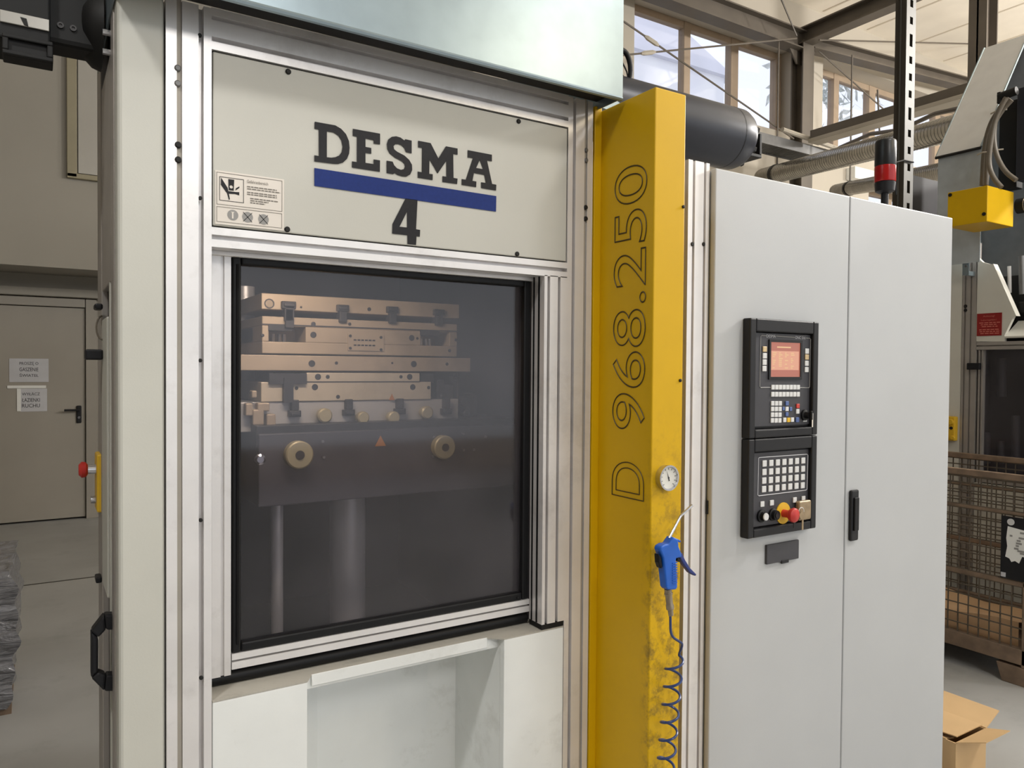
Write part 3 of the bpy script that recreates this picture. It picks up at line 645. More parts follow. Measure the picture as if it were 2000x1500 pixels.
part('clamp_block', MB().box(T(524, 740).x, T(597, 740).x, ym-.010, ym+.06, T(560, 750).z, T(560, 729).z), 'dark_steel', mo)
part('clamp_block', MB().box(T(824, 740).x, T(850, 740).x, ym+.01, ym+.06, T(840, 748).z, T(840, 729).z), 'dark_steel', mo)
lb = part('lower_platen', plate(468, 786, 895, 829, .5, ym+.005), 'plate_pale', mc, bevel=.002)
for px, py in ((577, 802), (683, 800), (783, 798), (874, 798)): tee_bolt(px, py, .95, True, parent=lb)
for px, py, r in ((636, 812, .020), (711, 816, .017), (771, 816, .018), (836, 806, .019)):
    c = T(px, py, ym-.03); part('round_knob', MB().lathe(c, Y, [(0, r*.55), (0, r*.8), (.004, r), (.02, r), (.024, r*.7), (.036, r*.7)], 20), 'brass_ring', lb, smooth=True)
dk = part('press_bed', plate(505, 848, 1040, 944, .7, ym-.06), 'platen', mc, bevel=.003, label='dark grey press bed')
part('bed_edge', plate(500, 832, 1040, 848, .7, ym-.05), 'dark_steel', mc, bevel=.002)
for px, py, r in ((586, 889, .036), (870, 874, .034)):
    c = on_y(px, py, ym-.085); part('guide_ring', MB().lathe(c, Y, [(0, r*.28), (0, r*.9), (.003, r), (.026, r)], 28), 'brass_ring', dk, smooth=True)
    part('ring_bore', MB().lathe(c, -Y, [(0, r*.33), (.002, r*.33), (.002, r*.2)], 14), 'dark_steel', dk)
c = on_y(743, 862, ym-.0605); part('warning_triangle', MB().prism([(c.x-.016, c.y, c.z-.013), (c.x+.016, c.y, c.z-.013), (c.x, c.y, c.z+.016)], (0, -.001, 0)), 'warning_orange', dk)
for px, py in ((846, 853), (845, 872), (845, 891), (904, 847), (905, 879), (925, 878), (948, 853), (630, 862), (632, 893)): c = on_y(px, py, ym-.061); part('bed_screw', MB().lathe(c, -Y, [(0, .004), (.004, .004)], 8), 'galvanised_dark', dk)
part('ram', MB().tube([on_y(679, 930, .60), on_y(679, 1290, .60)], .052, 28), 'steel_dull', mc, smooth=True)
part('tie_bar', MB().tube([on_y(541, 985, .5), on_y(541, 1260, .5)], .016, 18), 'steel_dull', mc, smooth=True)
part('tie_bar', MB().tube([on_y(962, 640, .62), on_y(962, 832, .62)], .013, 16), 'steel_dull', mc, smooth=True)
part('tie_bar', MB().tube([on_y(478, 560, .75), on_y(478, 830, .75)], .028, 18), 'steel_dull', mc, smooth=True)
vb = MB()
for px0, py0, px1, py1 in ((853, 742, 868, 783), (868, 752, 885, 780), (893, 730, 897, 785), (900, 775, 912, 800), (914, 768, 925, 815), (925, 772, 932, 812), (886, 736, 892, 745)): plate(px0, py0, px1, py1, .03, ym+.03, vb)
part('valve_block', vb, 'dark_steel', mc, bevel=.002)
for px, py, r in ((912, 808, .012), (897, 796, .015), (866, 774, .007)): c = T(px, py, ym+.02); part('valve_cap', MB().lathe(c, Y, [(0, r*.7), (.003, r), (.02, r)], 16), 'dark_steel', mc)
pv = MB()
for px, py, w_, h_ in ((487, 800, 14, 24), (505, 815, 22, 30), (530, 820, 18, 22), (497, 770, 10, 14), (515, 795, 24, 16), (522, 840, 14, 18)): plate(px-w_/2, py-h_/2, px+w_/2, py+h_/2, .03, ym-.02, pv)
part('hose_fittings', pv, 'mold_steel', mc, bevel=.003)
c = on_y(507, 897, .30); part('drain_cap', MB().lathe(c, -Y, [(0, .013), (.006, .013), (.010, .008)], 16), 'chrome', mc, smooth=True)
il = bpy.data.lights.new('added_mould_fill', 'AREA'); il.shape = 'RECTANGLE'; il.size = .35; il.size_y = .05; il.energy = 3.2; il.color = (1, .84, .66)  # invented interior light, added to brighten the mould
io = bpy.data.objects.new('added_mould_fill', il); COL.objects.link(io); io.location = (.50, .13, 1.97); io.rotation_euler = (Vector((.55, .52, 1.5))-Vector(io.location)).to_track_quat('-Z', 'Y').to_euler()
part('added_fill_cover', MB().box(.30, .70, .10, .16, 1.985, 2.01), 'plate_grey', mc)  # made-up cover above the added interior light

# left flank of the machine with its sliding side door
sx = .124
part('flank_post', MB().box(sx-.002, sx+.03, .062, .117, 0, 2.5), 'aluminium_dull', mc, bevel=.002)
part('flank_sheet', MB().box(sx+.012, sx+.026, .117, .47, 0, 2.5), 'plate_grey', mc)
zt1 = on_x(207, 622, sx).z; zbt = on_x(208, 1150, sx).z
sd = part('side_door', MB().box(sx-.004, sx+.012, .205, .343, zbt, zt1), 'cover_paint', mc, bevel=.003)
part('door_edge', MB().box(sx-.002, sx+.01, .150, .172, .2, on_x(217, 545, sx).z), 'cover_paint', mc, bevel=.002)
part('flank_frame', MB().box(sx-.004, sx+.012, .36, .47, 0, 2.55), 'aluminium_dull', mc, bevel=.003)
part('flank_head', MB().box(sx-.002, sx+.012, .118, .36, on_x(210, 560, sx).z, 2.3), 'aluminium_dull', mc, bevel=.003)
for py0, py1, w_ in ((677, 701, .036), (572, 586, .018)):
    a, b = on_x(203, py0, sx-.02), on_x(203, py1, sx-.02)
    part('hinge_block', MB().box(sx-.002-w_, sx-.004, .30, .345, b.z, a.z), 'black_plastic', mc, bevel=.004)
a, b = on_x(198, 1145, sx-.01), on_x(198, 1157, sx-.01); part('latch_knob', MB().box(sx-.016, sx-.004, .36, .40, b.z, a.z), 'black_plastic', mc, bevel=.003)
pts = [on_y(200, 617, .32)]+[on_y(200-12*math.sin(t), 640-23*math.cos(t), .32) for t in [math.pi*k/8 for k in range(1, 8)]]+[on_y(201, 664, .32)]
part('door_cable', MB().tube(pts, .0022, 6), 'cable_grey', mc)
def yat(px, x): return on_x(px, 700, x).y
yh = .12
hp = [on_y(px, py, yh) for px, py in ((224, 1197), (203, 1197), (177, 1230), (177, 1320), (203, 1346), (224, 1346))]
hi_ = [on_y(px, py, yh) for px, py in ((224, 1227), (206, 1227), (191, 1242), (191, 1308), (206, 1314), (224, 1314))]
m = MB()
for i in range(5):
    a = [hp[i], hp[i+1], hi_[i+1], hi_[i]]; m.hexa([p-Y*.014 for p in a], [p+Y*.014 for p in a])
part('pull_handle', m, 'black_plastic', mc, bevel=.004)
# emergency stop box on the flank
es = thing('emergency_stop_box', 'yellow emergency stop box with red button on the left machine flank', 'switch', (.112, .41, on_y(194, 995, .41).z))
a, b = on_y(187, 885, .41), on_y(201, 996, .41)
bx = part('housing', MB().box(a.x, b.x-.001, .375, .45, b.z, a.z), 'yellow_plastic', es, bevel=.004)
c = on_y(187, 916, .41); part('red_button', MB().lathe((c.x-.016, .41, c.z), -X, [(0, .012), (.004, .017), (.012, .0185), (.018, .012)], 20), 'red_plastic', es, smooth=True)
part('button_collar', MB().lathe((c.x, .41, c.z), -X, [(0, .011), (.018, .010)], 16), 'chrome', es, smooth=True)
c = on_y(187, 975, .41); part('reset_button', MB().lathe((c.x, .41, c.z), -X, [(0, .009), (.010, .009)], 14), 'chrome', es)

# dark valve unit on a bracket at the upper left
vu = thing('valve_unit', 'black hydraulic valve unit hanging at the upper left of the machine', 'valve', on_y(110, 60, .2))
yv = .2
a, b = on_y(100, 95, yv), on_y(206, 95, yv)
zlo = on_y(150, 92, yv).z
part('bracket_arm', MB().box(-.32, sx-.012, yv, yv+.08, zlo, zlo+.5), 'black_metal', vu, bevel=.01)
part('end_flange', MB().lathe((sx-.055, yv+.05, zlo+.06), X, [(0, .03), (.01, .055), (.03, .075), (.046, .08)], 20), 'black_metal', vu, smooth=True)
for py in (65, 103): c = on_y(214, py, .12); part('flange_bolt', MB().lathe((c.x-.004, .12, c.z), -X, [(-.01, .006), (.008, .006)], 8), 'chrome', vu)
q0, q1 = on_y(0, 60, yv-.06), on_y(105, 122, yv-.06)
bm_ = MB(); x0, x1, z0, z1 = on_y(4, 100, yv-.06).x, on_y(104, 100, yv-.06).x, on_y(55, 112, yv-.06).z, on_y(55, 72, yv-.06).z
bm_.box(x0, x1, yv-.06, yv-.05, z1-.008, z1); bm_.box(x0, x1, yv-.06, yv-.05, z0, z0+.008); bm_.box(x0, x0+.010, yv-.06, yv-.05, z0+.008, z1-.008); bm_.box(x1-.010, x1, yv-.06, yv-.05, z0+.008, z1-.008); bm_.box(x0, x1, yv-.05, yv-.005, z0, z1)
part('coil_housing', bm_, 'black_metal', vu, bevel=.002)
z2, z3 = on_y(50, 53, yv-.03).z, on_y(50, 30, yv-.03).z
part('coil_body', MB().box(x0-.02, x1-.004, yv-.029, yv+.1, z1+.001, z3+.12), 'black_metal', vu, bevel=.004)
pp = part('metal_plate', MB().box(x0-.004, x1-.006, yv-.034, yv-.029, z2, z3), 'plate_pale', vu, bevel=.001)
c = on_y(47, 42, yv-.035); part('plate_slot', MB().prism([(c.x-.006, c.y, c.z+.007), (c.x+.004, c.y, c.z+.006), (c.x+.007, c.y, c.z-.008), (c.x, c.y, c.z-.006)], (0, -.001, 0)), 'black_metal', pp)
for px, py in ((118, 50), (143, 56)): c = on_y(px, py, yv); part('socket_screw', MB().lathe(c, -Y, [(0, .006), (.004, .006), (.004, .003), (.001, .003)], 12), 'dark_steel', vu)

# ================================================================== extraction hood above
ho = thing('extraction_hood', 'galvanised sheet metal extraction hood over the machine with the blue striped sign', 'hood', (.67, 0, 2.36))
hx0, hx1, hy = .119, 1.229, -.10
part('front_sheet', MB().box(hx0, hx1, hy, hy+.003, 2.362, 3.5), 'galvanised', ho)
part('side_sheet', MB().box(hx1-.003, hx1, hy+.003, .44, 2.362, 3.5), 'galvanised', ho); part('side_sheet', MB().box(hx0, hx0+.003, hy+.003, .44, 2.362, 3.5), 'galvanised', ho)
part('painted_shade_sheet', MB().box(hx0, hx1, hy+.012, .0, 2.383, 2.386), 'black_metal', ho)  # black colour paints the shade on the hood's underside
part('folded_lip', MB().tube([(hx0, hy+.004, 2.362), (hx1, hy+.004, 2.362)], .006, 8), 'galvanised', ho, smooth=True)
fl1 = on_y(1216, 155, .2); part('side_flange', MB().prism([(hx1, .05, 2.40), (hx1+.14, .05, 2.385), (hx1+.14, .05, 2.41), (hx1, .05, 2.46)], (0, .35, 0)), 'galvanised', ho)
cc = on_y(1216, 135, .35); rg = [cc+Vector((.034*math.cos(t)*1.0, 0, .060*math.sin(t))) for t in [2*math.pi*k/28 for k in range(29)]]
hc = thing('hose_loop', 'black hose loop peeking out behind the right edge of the big hood', 'hose', cc)
part('hose', MB().tube(rg, .0085, 10), 'rubber', hc, smooth=True)
part('inner_wire', MB().tube([cc+Vector((0, 0, .02)), cc+Vector((.018, 0, -.005)), cc+Vector((.022, 0, -.022)), cc+Vector((.008, 0, -.026)), cc+Vector((-.01, 0, -.01))], .0025, 6), 'rubber', hc)

# ================================================================== yellow column
yc = thing('yellow_column', 'tall yellow steel column lettered D 968.250 beside the machine', 'column', (1.29, -.1, 0))
cy0, cx0, cx1, czt = -.205, 1.241, 1.341, 2.362
part('column_body', MB().box(cx0, cx1, cy0, .02, 0, czt), 'yellow_paint', yc, bevel=.003)
part('side_flange', MB().box(1.2185, cx0, -.004, .004, 0, 2.37), 'yellow_paint', yc, bevel=.001)
for px, py in ((1336, 404), (1330, 743)): c = on_y(px-2, py, cy0); part('bolt', MB().lathe(c, -Y, [(-.002, .004), (.003, .004), (.004, .002)], 10), 'black_metal', yc)
m = MB(); m.add(*text('D', (cx0-.0004, -.181, 1.372), Z, Y, width=.0905, height=.121, line=.009, res=8)); part('lettering', m, 'line_brown', yc)
z_a, z_b = on_x(1232, 840, cx0).z, on_x(1234, 323, cx0).z
m = MB(); m.add(*text('968.250', (cx0-.0004, -.181, z_a), Z, Y, width=z_b-z_a, height=.122, line=.009, res=8)); part('lettering', m, 'line_brown', yc)

ga = thing('pressure_gauge', 'round steel pressure gauge with white dial on the yellow column', 'gauge', on_y(1304, 933, cy0))
gc = on_y(1303.5, 933, -.215)
part('case', MB().lathe((gc.x, cy0, gc.z), -Y, [(0, .030), (.014, .030), (.016, .031), (.018, .031), (.018, .027), (.012, .026)], 40), 'chrome', ga, smooth=True)
dl = part('dial', MB().lathe((gc.x, cy0-.0115, gc.z), -Y, [(0, .0262), (.002, .0262)], 36), 'dial_white', ga)
m = MB()
for k in range(11):
    t = math.radians(225-27*k); d = Vector((math.cos(t), 0, math.sin(t))); n = Vector((-d.z, 0, d.x))*.0006; c = Vector((gc.x, cy0-.0139, gc.z))
    m.prism([c+d*.020-n, c+d*.0245-n, c+d*.0245+n, c+d*.020+n], (0, -.0003, 0))
part('scale_marks', m, 'ink', dl)
c = Vector((gc.x, cy0-.0145, gc.z)); m = MB(); m.prism([c+Vector((-.006, 0, .017)), c+Vector((.0035, 0, -.007)), c+Vector((.0005, 0, -.008))], (0, -.0005, 0)); m.lathe(c, -Y, [(0, .0022), (.001, .0022)], 10); part('needle', m, 'ink', dl)

# air gun and coiled hose
yq = -.250
G = lambda a, b, y=yq: on_y(1240+a/5, 960+b/5, y)
ag = thing('air_blow_gun', 'blue air blow gun with bent metal nozzle hanging on the yellow column', 'air gun', G(330, 700))
def slab(pts, th, y=yq): return MB().prism([Vector((p.x, y-th/2, p.z)) for p in [G(*q) for q in pts]], (0, th, 0))
part('body', slab([(345, 435), (392, 458), (397, 530), (418, 580), (430, 632), (372, 645), (372, 690), (385, 920), (376, 945), (345, 950), (290, 950), (275, 930), (262, 800), (245, 640), (215, 562), (225, 530), (262, 508), (298, 503)], .024), 'blue_plastic', ag, bevel=.006, seg=3)
part('hanger_hook', slab([(385, 452), (436, 476), (430, 496), (385, 482)], .012), 'blue_plastic', ag, bevel=.002)
part('trigger', slab([(405, 575), (446, 598), (470, 655), (520, 738), (585, 803), (576, 822), (520, 790), (462, 715), (420, 640)], .014), 'blue_dark', ag, bevel=.003)
part('rear_guard', slab([(207, 600), (240, 640), (250, 735), (232, 750), (212, 690)], .016), 'rubber', ag, bevel=.003)
part('valve_pin', MB().lathe(G(400, 655), Vector((.9, 0, -.3)), [(0, .006), (.012, .006)], 10), 'rubber', ag)
part('nozzle', MB().tube([G(335, 455), G(440, 250), G(450, 235), G(560, 135)], .0034, 10), 'chrome', ag, smooth=True)
m = MB()
for k in range(9): a, b = G(330, 690+k*24), G(376, 690+k*24); m.box(a.x, b.x, yq-.0135, yq-.0105, a.z-.0012, a.z+.0012)
part('grip_ribs', m, 'blue_plastic', ag)
ax = (G(345, 1150)-G(322, 955)).normalized()
part('coupler', MB().lathe(G(322, 950), ax, [(0, .0085), (.010, .0085), (.010, .010), (.014, .010), (.014, .0085), (.038, .008), (.040, .0095), (.050, .0095), (.052, .0065), (.066, .006)], 16), 'coupler_steel', ag, smooth=True)
hh = thing('coiled_hose', 'blue spiral air hose hanging below the blow gun', 'hose', on_y(1305, 1490, -.23))
pts = [G(345, 1140), G(347, 1250), G(348, 1380)]
c0_, c1_ = on_y(1318, 1284, -.236), on_y(1300, 1500, -.236)
pts += [G(375, 1428), G(430, 1462), G(472, 1490)]
n = 15*24; pitch = (on_y(1310, 1281, -.236).z-on_y(1310, 1315, -.236).z)
zl = c0_.z-pts[-1].z; t0 = 0
for k in range(n):
    t = k/24; z = c0_.z-pitch*t; f = (c0_.z-z)/(c0_.z-c1_.z); cx = c0_.x+(c1_.x-c0_.x)*f
    an = .35-2*math.pi*t
    pts.append(Vector((cx+.020*math.cos(an), -.236+.020*math.sin(an), z)))
pts = [p for p in pts if p.z > .04]
head = pts[:16]
for _ in range(3): head = [head[0]]+[q for a_, b_ in zip(head, head[1:]) for q in (a_.lerp(b_, .25), a_.lerp(b_, .75))]+[head[-1]]
pts = head+pts[16:]
part('hose', MB().tube(pts, .0031, 8), 'hose_blue', hh, smooth=True)

# ================================================================== switch cabinet
yc0 = -.018
cb = thing('control_cabinet', 'light grey double door steel switch cabinet right of the yellow column', 'cabinet', (2.3, .25, 0))
zt = 2.272
part('cabinet_body', MB().box(1.650, 2.952, .004, .50, .06, zt-.004), 'cabinet_paint', cb, bevel=.002)
part('plinth', MB().box(1.66, 2.94, .02, .48, 0, .06), 'plate_grey', cb)
part('seam_gasket', MB().box(2.290, 2.312, .0, .004, .07, zt-.01), 'rubber', cb)
xm = on_y(1655, 720, yc0).x
d1 = part('door', MB().box(1.648, xm-.0022, yc0, .002, .055, zt), 'cabinet_paint', cb, bevel=.004, seg=3)
d2 = part('door', MB().box(xm+.0022, on_y(1855.5, 720, yc0).x, yc0, .002, .055, zt), 'cabinet_paint', cb, bevel=.004, seg=3)
a, b = on_y(1657.5, 957, yc0), on_y(1671, 1054, yc0)
hn = part('handle', MB().box(a.x, b.x, yc0-.012, yc0, b.z, a.z), 'black_plastic', d2, bevel=.006)
hn2 = part('handle_grip', MB().box(a.x+.010, b.x-.008, yc0-.018, yc0-.012, b.z+.035, a.z-.025), 'rubber', d2, bevel=.003)
a, b = on_y(1494, 1064, yc0), on_y(1556, 1101.5, yc0); z0 = on_y(1494, 1102, yc0).z; z1 = on_y(1494, 1064, yc0).z
np_ = part('lock_plate', MB().box(a.x, b.x, yc0-.008, yc0, z0, z1), 'dark_plastic', d1, bevel=.002)
part('lock_tab', MB().box(b.x-.085, b.x-.05, yc0-.010, yc0-.004, z0-.006, z0+.006), 'black_plastic', d1, bevel=.002)
a = on_y(1381, 978, 0); part('latch', MB().box(1.642, 1.648, -.006, .0, on_y(1383, 1003, 0).z, on_y(1383, 977, 0).z), 'black_plastic', cb)

# control panel on the left door
cp = thing('operator_terminal', 'black operator panel with orange screen and keypads on the left cabinet door', 'control panel', (1.985, yc0, 1.17))
yp = yc0-.030
def C(px, py, y=yp): return on_y(px, py, y)
pxl, pxr = C(1464, 800).x, C(1597.5, 800).x
ztp, zbp, zmid = C(1466, 620.5).z, C(1458, 1054).z, C(1462, 858).z
def frame(z0, z1):
    m = MB(); w = .026
    m.box(pxl, pxl+w, yp, yc0, z0, z1); m.box(pxr-w, pxr, yp, yc0, z0, z1); m.box(pxl+w, pxr-w, yp, yc0, z0, z0+w); m.box(pxl+w, pxr-w, yp, yc0, z1-w*1.5, z1)
    m.box(pxl+w, pxr-w, yp+.014, yc0, z0+w, z1-w*1.5); return m
f1 = part('upper_housing', frame(zmid+.001, ztp), 'black_plastic', cp, bevel=.004)
f2 = part('lower_housing', frame(zbp, zmid-.001), 'black_plastic', cp, bevel=.004)
yk = yp+.014
part('face_plate', MB().box(pxl+.027, pxr-.027, yk-.002, yk, zmid+.035, ztp-.042), 'dark_plastic', f1); part('face_plate', MB().box(pxl+.027, pxr-.027, yk-.002, yk, zbp+.03, zmid-.045), 'dark_plastic', f2)
yk -= .002
def C2(a, b, y=yk): return on_y(1440+a/5.77, 600+b/5.77, y)
def C3(a, b, y=yk): return on_y(1440+a/5.555, 840+b/5.555, y)
KEY = {}
def key(c, w, h, mat, parent):
    k = (w, h, mat)
    if k not in KEY:
        m = MB().box(-w/2, w/2, -.0035, 0, -h/2, h/2); o = mesh_obj('key', m, mat, Vector((0, 0, 0)), .0012)
        KEY[k] = o
    else:
        o = KEY[k].copy(); COL.objects.link(o)
    o.parent = parent; o.location = c-root_of(parent).location; return o
def bil(f, q, u, v): (tl, tr, bl, br) = q; a = f(*tl).lerp(f(*tr), u); b = f(*bl).lerp(f(*br), u); return a.lerp(b, v)
for j in range(4):
    for i in range(7): key(bil(C3, ((290, 362), (709, 330), (283, 640), (703, 598)), i/6, j/3), .0185, .0188, 'key_white', f2)
for j in range(4):
    for i in range(3): key(bil(C2, ((392, 1084), (477, 1084), (388, 1276), (472, 1276)), i/2, j/3), .0145, .0140, 'key_white', f1)
for j in range(2):
    for i in range(8): key(bil(C2, ((396, 902), (680, 902), (394, 982), (679, 982)), i/7, j), .0148, .0145, 'key_white', f1)
for i, (a, b) in enumerate(((304, 473), (303, 548), (301, 620), (299, 692))): key(C2(a, b), .0180, .0165, 'key_tan' if i == 0 else 'key_white', f1)
for i, (a, b) in enumerate(((779, 495), (778, 562), (776, 632), (775, 703))): key(C2(a, b), .0180, .0165, 'key_tan' if i == 1 else 'key_white', f1)
for a, b, w, h, mt in ((555, 1083, .0145, .0135, 'key_blue'), (597, 1147, .011, .0120, 'key_blue'), (553, 1205, .0125, .0120, 'key_blue'), (515, 1143, .0095, .0110, 'key_blue'), (554, 1147, .0145, .0135, 'key_white'),
                     (528, 1270, .0145, .0140, 'key_white'), (572, 1270, .0145, .0140, 'yellow_plastic'), (614, 1268, .0145, .0140, 'key_white'), (677, 1113, .0150, .0135, 'key_red'), (674, 1174, .0150, .0145, 'key_white'), (671, 1268, .0150, .0155, 'key_blue')):
    key(C2(a, b), w, h, mt, f1)
for a, b in ((266, 802), (369, 788), (618, 757), (712, 743)): key(C3(a, b), .0170, .0165, 'key_white', f2)
# screen
a, b = C2(372, 392), C2(700, 790); zb_, zt_ = C2(372, 785).z, C2(372, 392).z
sc = part('screen', MB().box(a.x, b.x, yk-.001, yk, zb_, zt_), 'screen_band', f1)
bz = MB(); bz.box(a.x-.008, a.x, yk-.004, yk, zb_-.008, zt_+.008); bz.box(b.x, b.x+.008, yk-.004, yk, zb_-.008, zt_+.008); bz.box(a.x, b.x, yk-.004, yk, zt_, zt_+.008); bz.box(a.x, b.x, yk-.004, yk, zb_-.008, zb_); part('bezel', bz, 'black_plastic', f1)
hgt = zt_-zb_; part('screen_window', MB().box(a.x+.004, b.x-.006, yk-.0016, yk-.001, zb_+hgt*.20, zt_-hgt*.25), 'screen_glow', f1)
part('screen_title', MB().box(a.x+.03, b.x-.045, yk-.0016, yk-.001, zt_-hgt*.16, zt_-hgt*.12), 'screen_text', f1)
m = MB(); rw = random.Random(8)
for col in range(4):
    for r_ in range(9):
        if rw.random() < .75: x = a.x+.010+col*.028; z = zt_-hgt*.29-r_*hgt*.054; m.box(x, x+rw.uniform(.006, .018), yk-.002, yk-.0016, z-.0035, z)
part('screen_rows', m, 'screen_text' , f1)
def line(f, pts, r=.0013): return MB().tube([f(a, b, yk-.0006) for a, b in pts], r, 6)
part('border_line', line(C2, ((325, 322), (275, 318), (263, 330), (252, 895), (262, 906), (375, 904))), 'sticker_grey', f1)
part('border_line', line(C2, ((437, 326), (650, 340))), 'sticker_grey', f1)
part('border_line', line(C2, ((770, 348), (815, 350), (826, 362), (814, 898), (806, 908), (700, 906))), 'sticker_grey', f1)
part('border_line', line(C3, ((240, 298), (755, 262), (766, 272), (756, 640), (744, 652), (232, 714), (222, 704), (230, 305), (240, 298))), 'paper', f2)
o = C2(328, 340); m = MB(); m.add(*text('DESMA', o, X, Z, width=C2(432, 340).x-o.x, height=.0085)); part('lettering', m, 'paper', f1)
o = C2(655, 357); m = MB(); m.add(*text('DNC 516', o, X, Z, width=C2(766, 357).x-o.x, height=.0085)); part('lettering', m, 'paper', f1)
def knob(c, prof, mat, name, parent, n=24): return part(name, MB().lathe(c, -Y, prof, n), mat, parent, smooth=True)
c = C2(752, 1215); kn = knob(c, [(0, .017), (.006, .017), (.008, .011), (.022, .010), (.022, .004)], 'rubber', 'selector_knob', f1)
part('knob_bar', MB().box(c.x-.004, c.x+.004, yk-.030, yk-.020, c.z-.014, c.z+.014), 'rubber', f1, bevel=.002)
a, b = C2(832, 1195, yk-.02), C2(860, 1350, yk-.02); part('key_card', MB().box(a.x+.004, b.x-.004, yk-.021, yk-.02, b.z, a.z), 'sticker', f1)
a, b = C2(742, 1265), C2(782, 1290); part('knob_label', MB().box(a.x, b.x, yk-.001, yk, b.z, a.z), 'key_white', f1)
c = C3(256, 930); knob(c, [(0, .019), (.006, .019), (.008, .014), (.018, .013)], 'rubber', 'push_button', f2); knob(c-Y*.018, [(0, .0115), (.003, .0105)], 'key_white', 'button_lens', f2)
c = C3(380, 915); knob(c, [(0, .019), (.006, .019), (.008, .015), (.018, .0145), (.018, .010)], 'rubber', 'push_button', f2); knob(c-Y*.015, [(0, .010), (.006, .009)], 'lens_black', 'button_lens', f2)
c = C3(493, 900); knob(c, [(0, .033), (.003, .033)], 'yellow_plastic', 'stop_plate', f2, 32)
knob(c-Y*.003, [(0, .012), (.026, .012), (.028, .019), (.036, .0225), (.042, .021), (.047, .014), (.048, .002)], 'red_plastic', 'stop_button', f2, 28)
a, b = C3(676, 775, yk-.018), C3(806, 968, yk-.018)
part('padlock', MB().box(a.x, b.x, yk-.018, yk-.001, b.z, a.z), 'brass', f2, bevel=.006, seg=3)
a = C3(700, 925, yk-.03); part('key_bow', MB().lathe(a, -Y, [(0, .003), (0, .013), (.002, .013), (.002, .003)], 18), 'brass', f2)
part('key_blade', MB().box(a.x-.001, a.x+.007, yk-.032, yk-.030, a.z-.045, a.z-.010), 'brass', f2, bevel=.0008)
part('key_ring', MB().tube([a+Vector((.012*math.cos(t), .002, .012+.012*math.sin(t))) for t in [2*math.pi*k/16 for k in range(17)]], .0012, 6), 'galvanised_dull', f2)
a = C3(640, 1020, yk-.03); part('spare_key', MB().box(a.x-.010, a.x, yk-.028, yk-.026, a.z-.012, a.z+.018), 'black_metal', f2, bevel=.002)

# signal lamp on the cabinet
bc = on_y(1729, 330, .07)
sl = thing('signal_lamp', 'signal lamp with black top and red lens on the cabinet', 'lamp', (bc.x, .07, zt))
def zy(py): return on_y(1729, py, .07).z
r = 19.5*(bc-CAM).dot(FW)/FPX
L0 = lambda name, prof, mat: part(name, MB().lathe((bc.x, .07, 0), Z, prof, 28), mat, sl, smooth=True)
L0('pole', [(zt-.004, .013), (zy(372), .013)], 'black_plastic'); L0('base', [(zy(378), r*.55), (zy(374), r*.9), (zy(358), r*.98), (zy(356), r*.9)], 'black_plastic')
m = []; 
L0('red_lens', [(zy(356), r*.96), (zy(354), r), (zy(326), r), (zy(325), r*.96)], 'lens_red'); L0('black_lens', [(zy(325), r*.96), (zy(323), r), (zy(279), r), (zy(275.5), r*.95), (zy(274), r*.85)], 'lens_black')
part('lamp_cable', MB().tube([on_y(1722, 276, .09), on_y(1730, 271, .10), on_y(1742, 275, .12), on_y(1748, 290, .16), on_y(1750, 380, .2)], .0035, 6), 'rubber', sl)

# black pressure vessel lying behind the column
ac = thing('pressure_vessel', 'black cylindrical pressure vessel lying behind the yellow column', 'tank', (1.8, .4, 2.55))
ya = .40; za = (on_y(1400, 205, ya).z+on_y(1400, 325, ya).z)/2; ra = (on_y(1390, 203, ya).z-on_y(1390, 322, ya).z)/2
xe = on_y(1436, 270, ya).x; xs_ = on_y(1412, 270, ya).x
part('shell', MB().lathe((1.28, ya, za), X, [(0, ra*.9), (.02, ra), (xs_-1.28, ra)], 40), 'slate', ac, smooth=True)
part('end_cap', MB().lathe((xs_+.004, ya, za), X, [(0, ra), (xe-xs_-.02, ra), (xe-xs_, ra*.93), (xe-xs_+.012, ra*.6), (xe-xs_+.012, ra*.2)], 40), 'slate', ac, smooth=True)
part('seam_band', MB().lathe((xs_, ya, za), X, [(0, ra*1.004), (.004, ra*1.004)], 40), 'rubber', ac)
for k in range(8):
    t = k*math.pi/4+.2; c = Vector((xe+.004, ya+ra*.8*math.sin(t), za+ra*.8*math.cos(t))); part('cap_bolt', MB().lathe(c, X, [(0, .012), (.016, .012)], 6), 'black_metal', ac)
m = MB(); xb = xe+.01; m.box(xb, xb+.09, ya-.04, ya+.04, za-ra*.55, za-ra*.55+.012); m.box(xb+.078, xb+.09, ya-.04, ya+.04, za-ra*.55+.012, za+.03); part('end_bracket', m, 'black_metal', ac, bevel=.002)
part('hose_stub', MB().tube([(xe+.01, ya, za+.04), (xe+.05, ya, za+.05), (xe+.12, ya+.05, za+.03)], .014, 10), 'slate', ac, smooth=True)

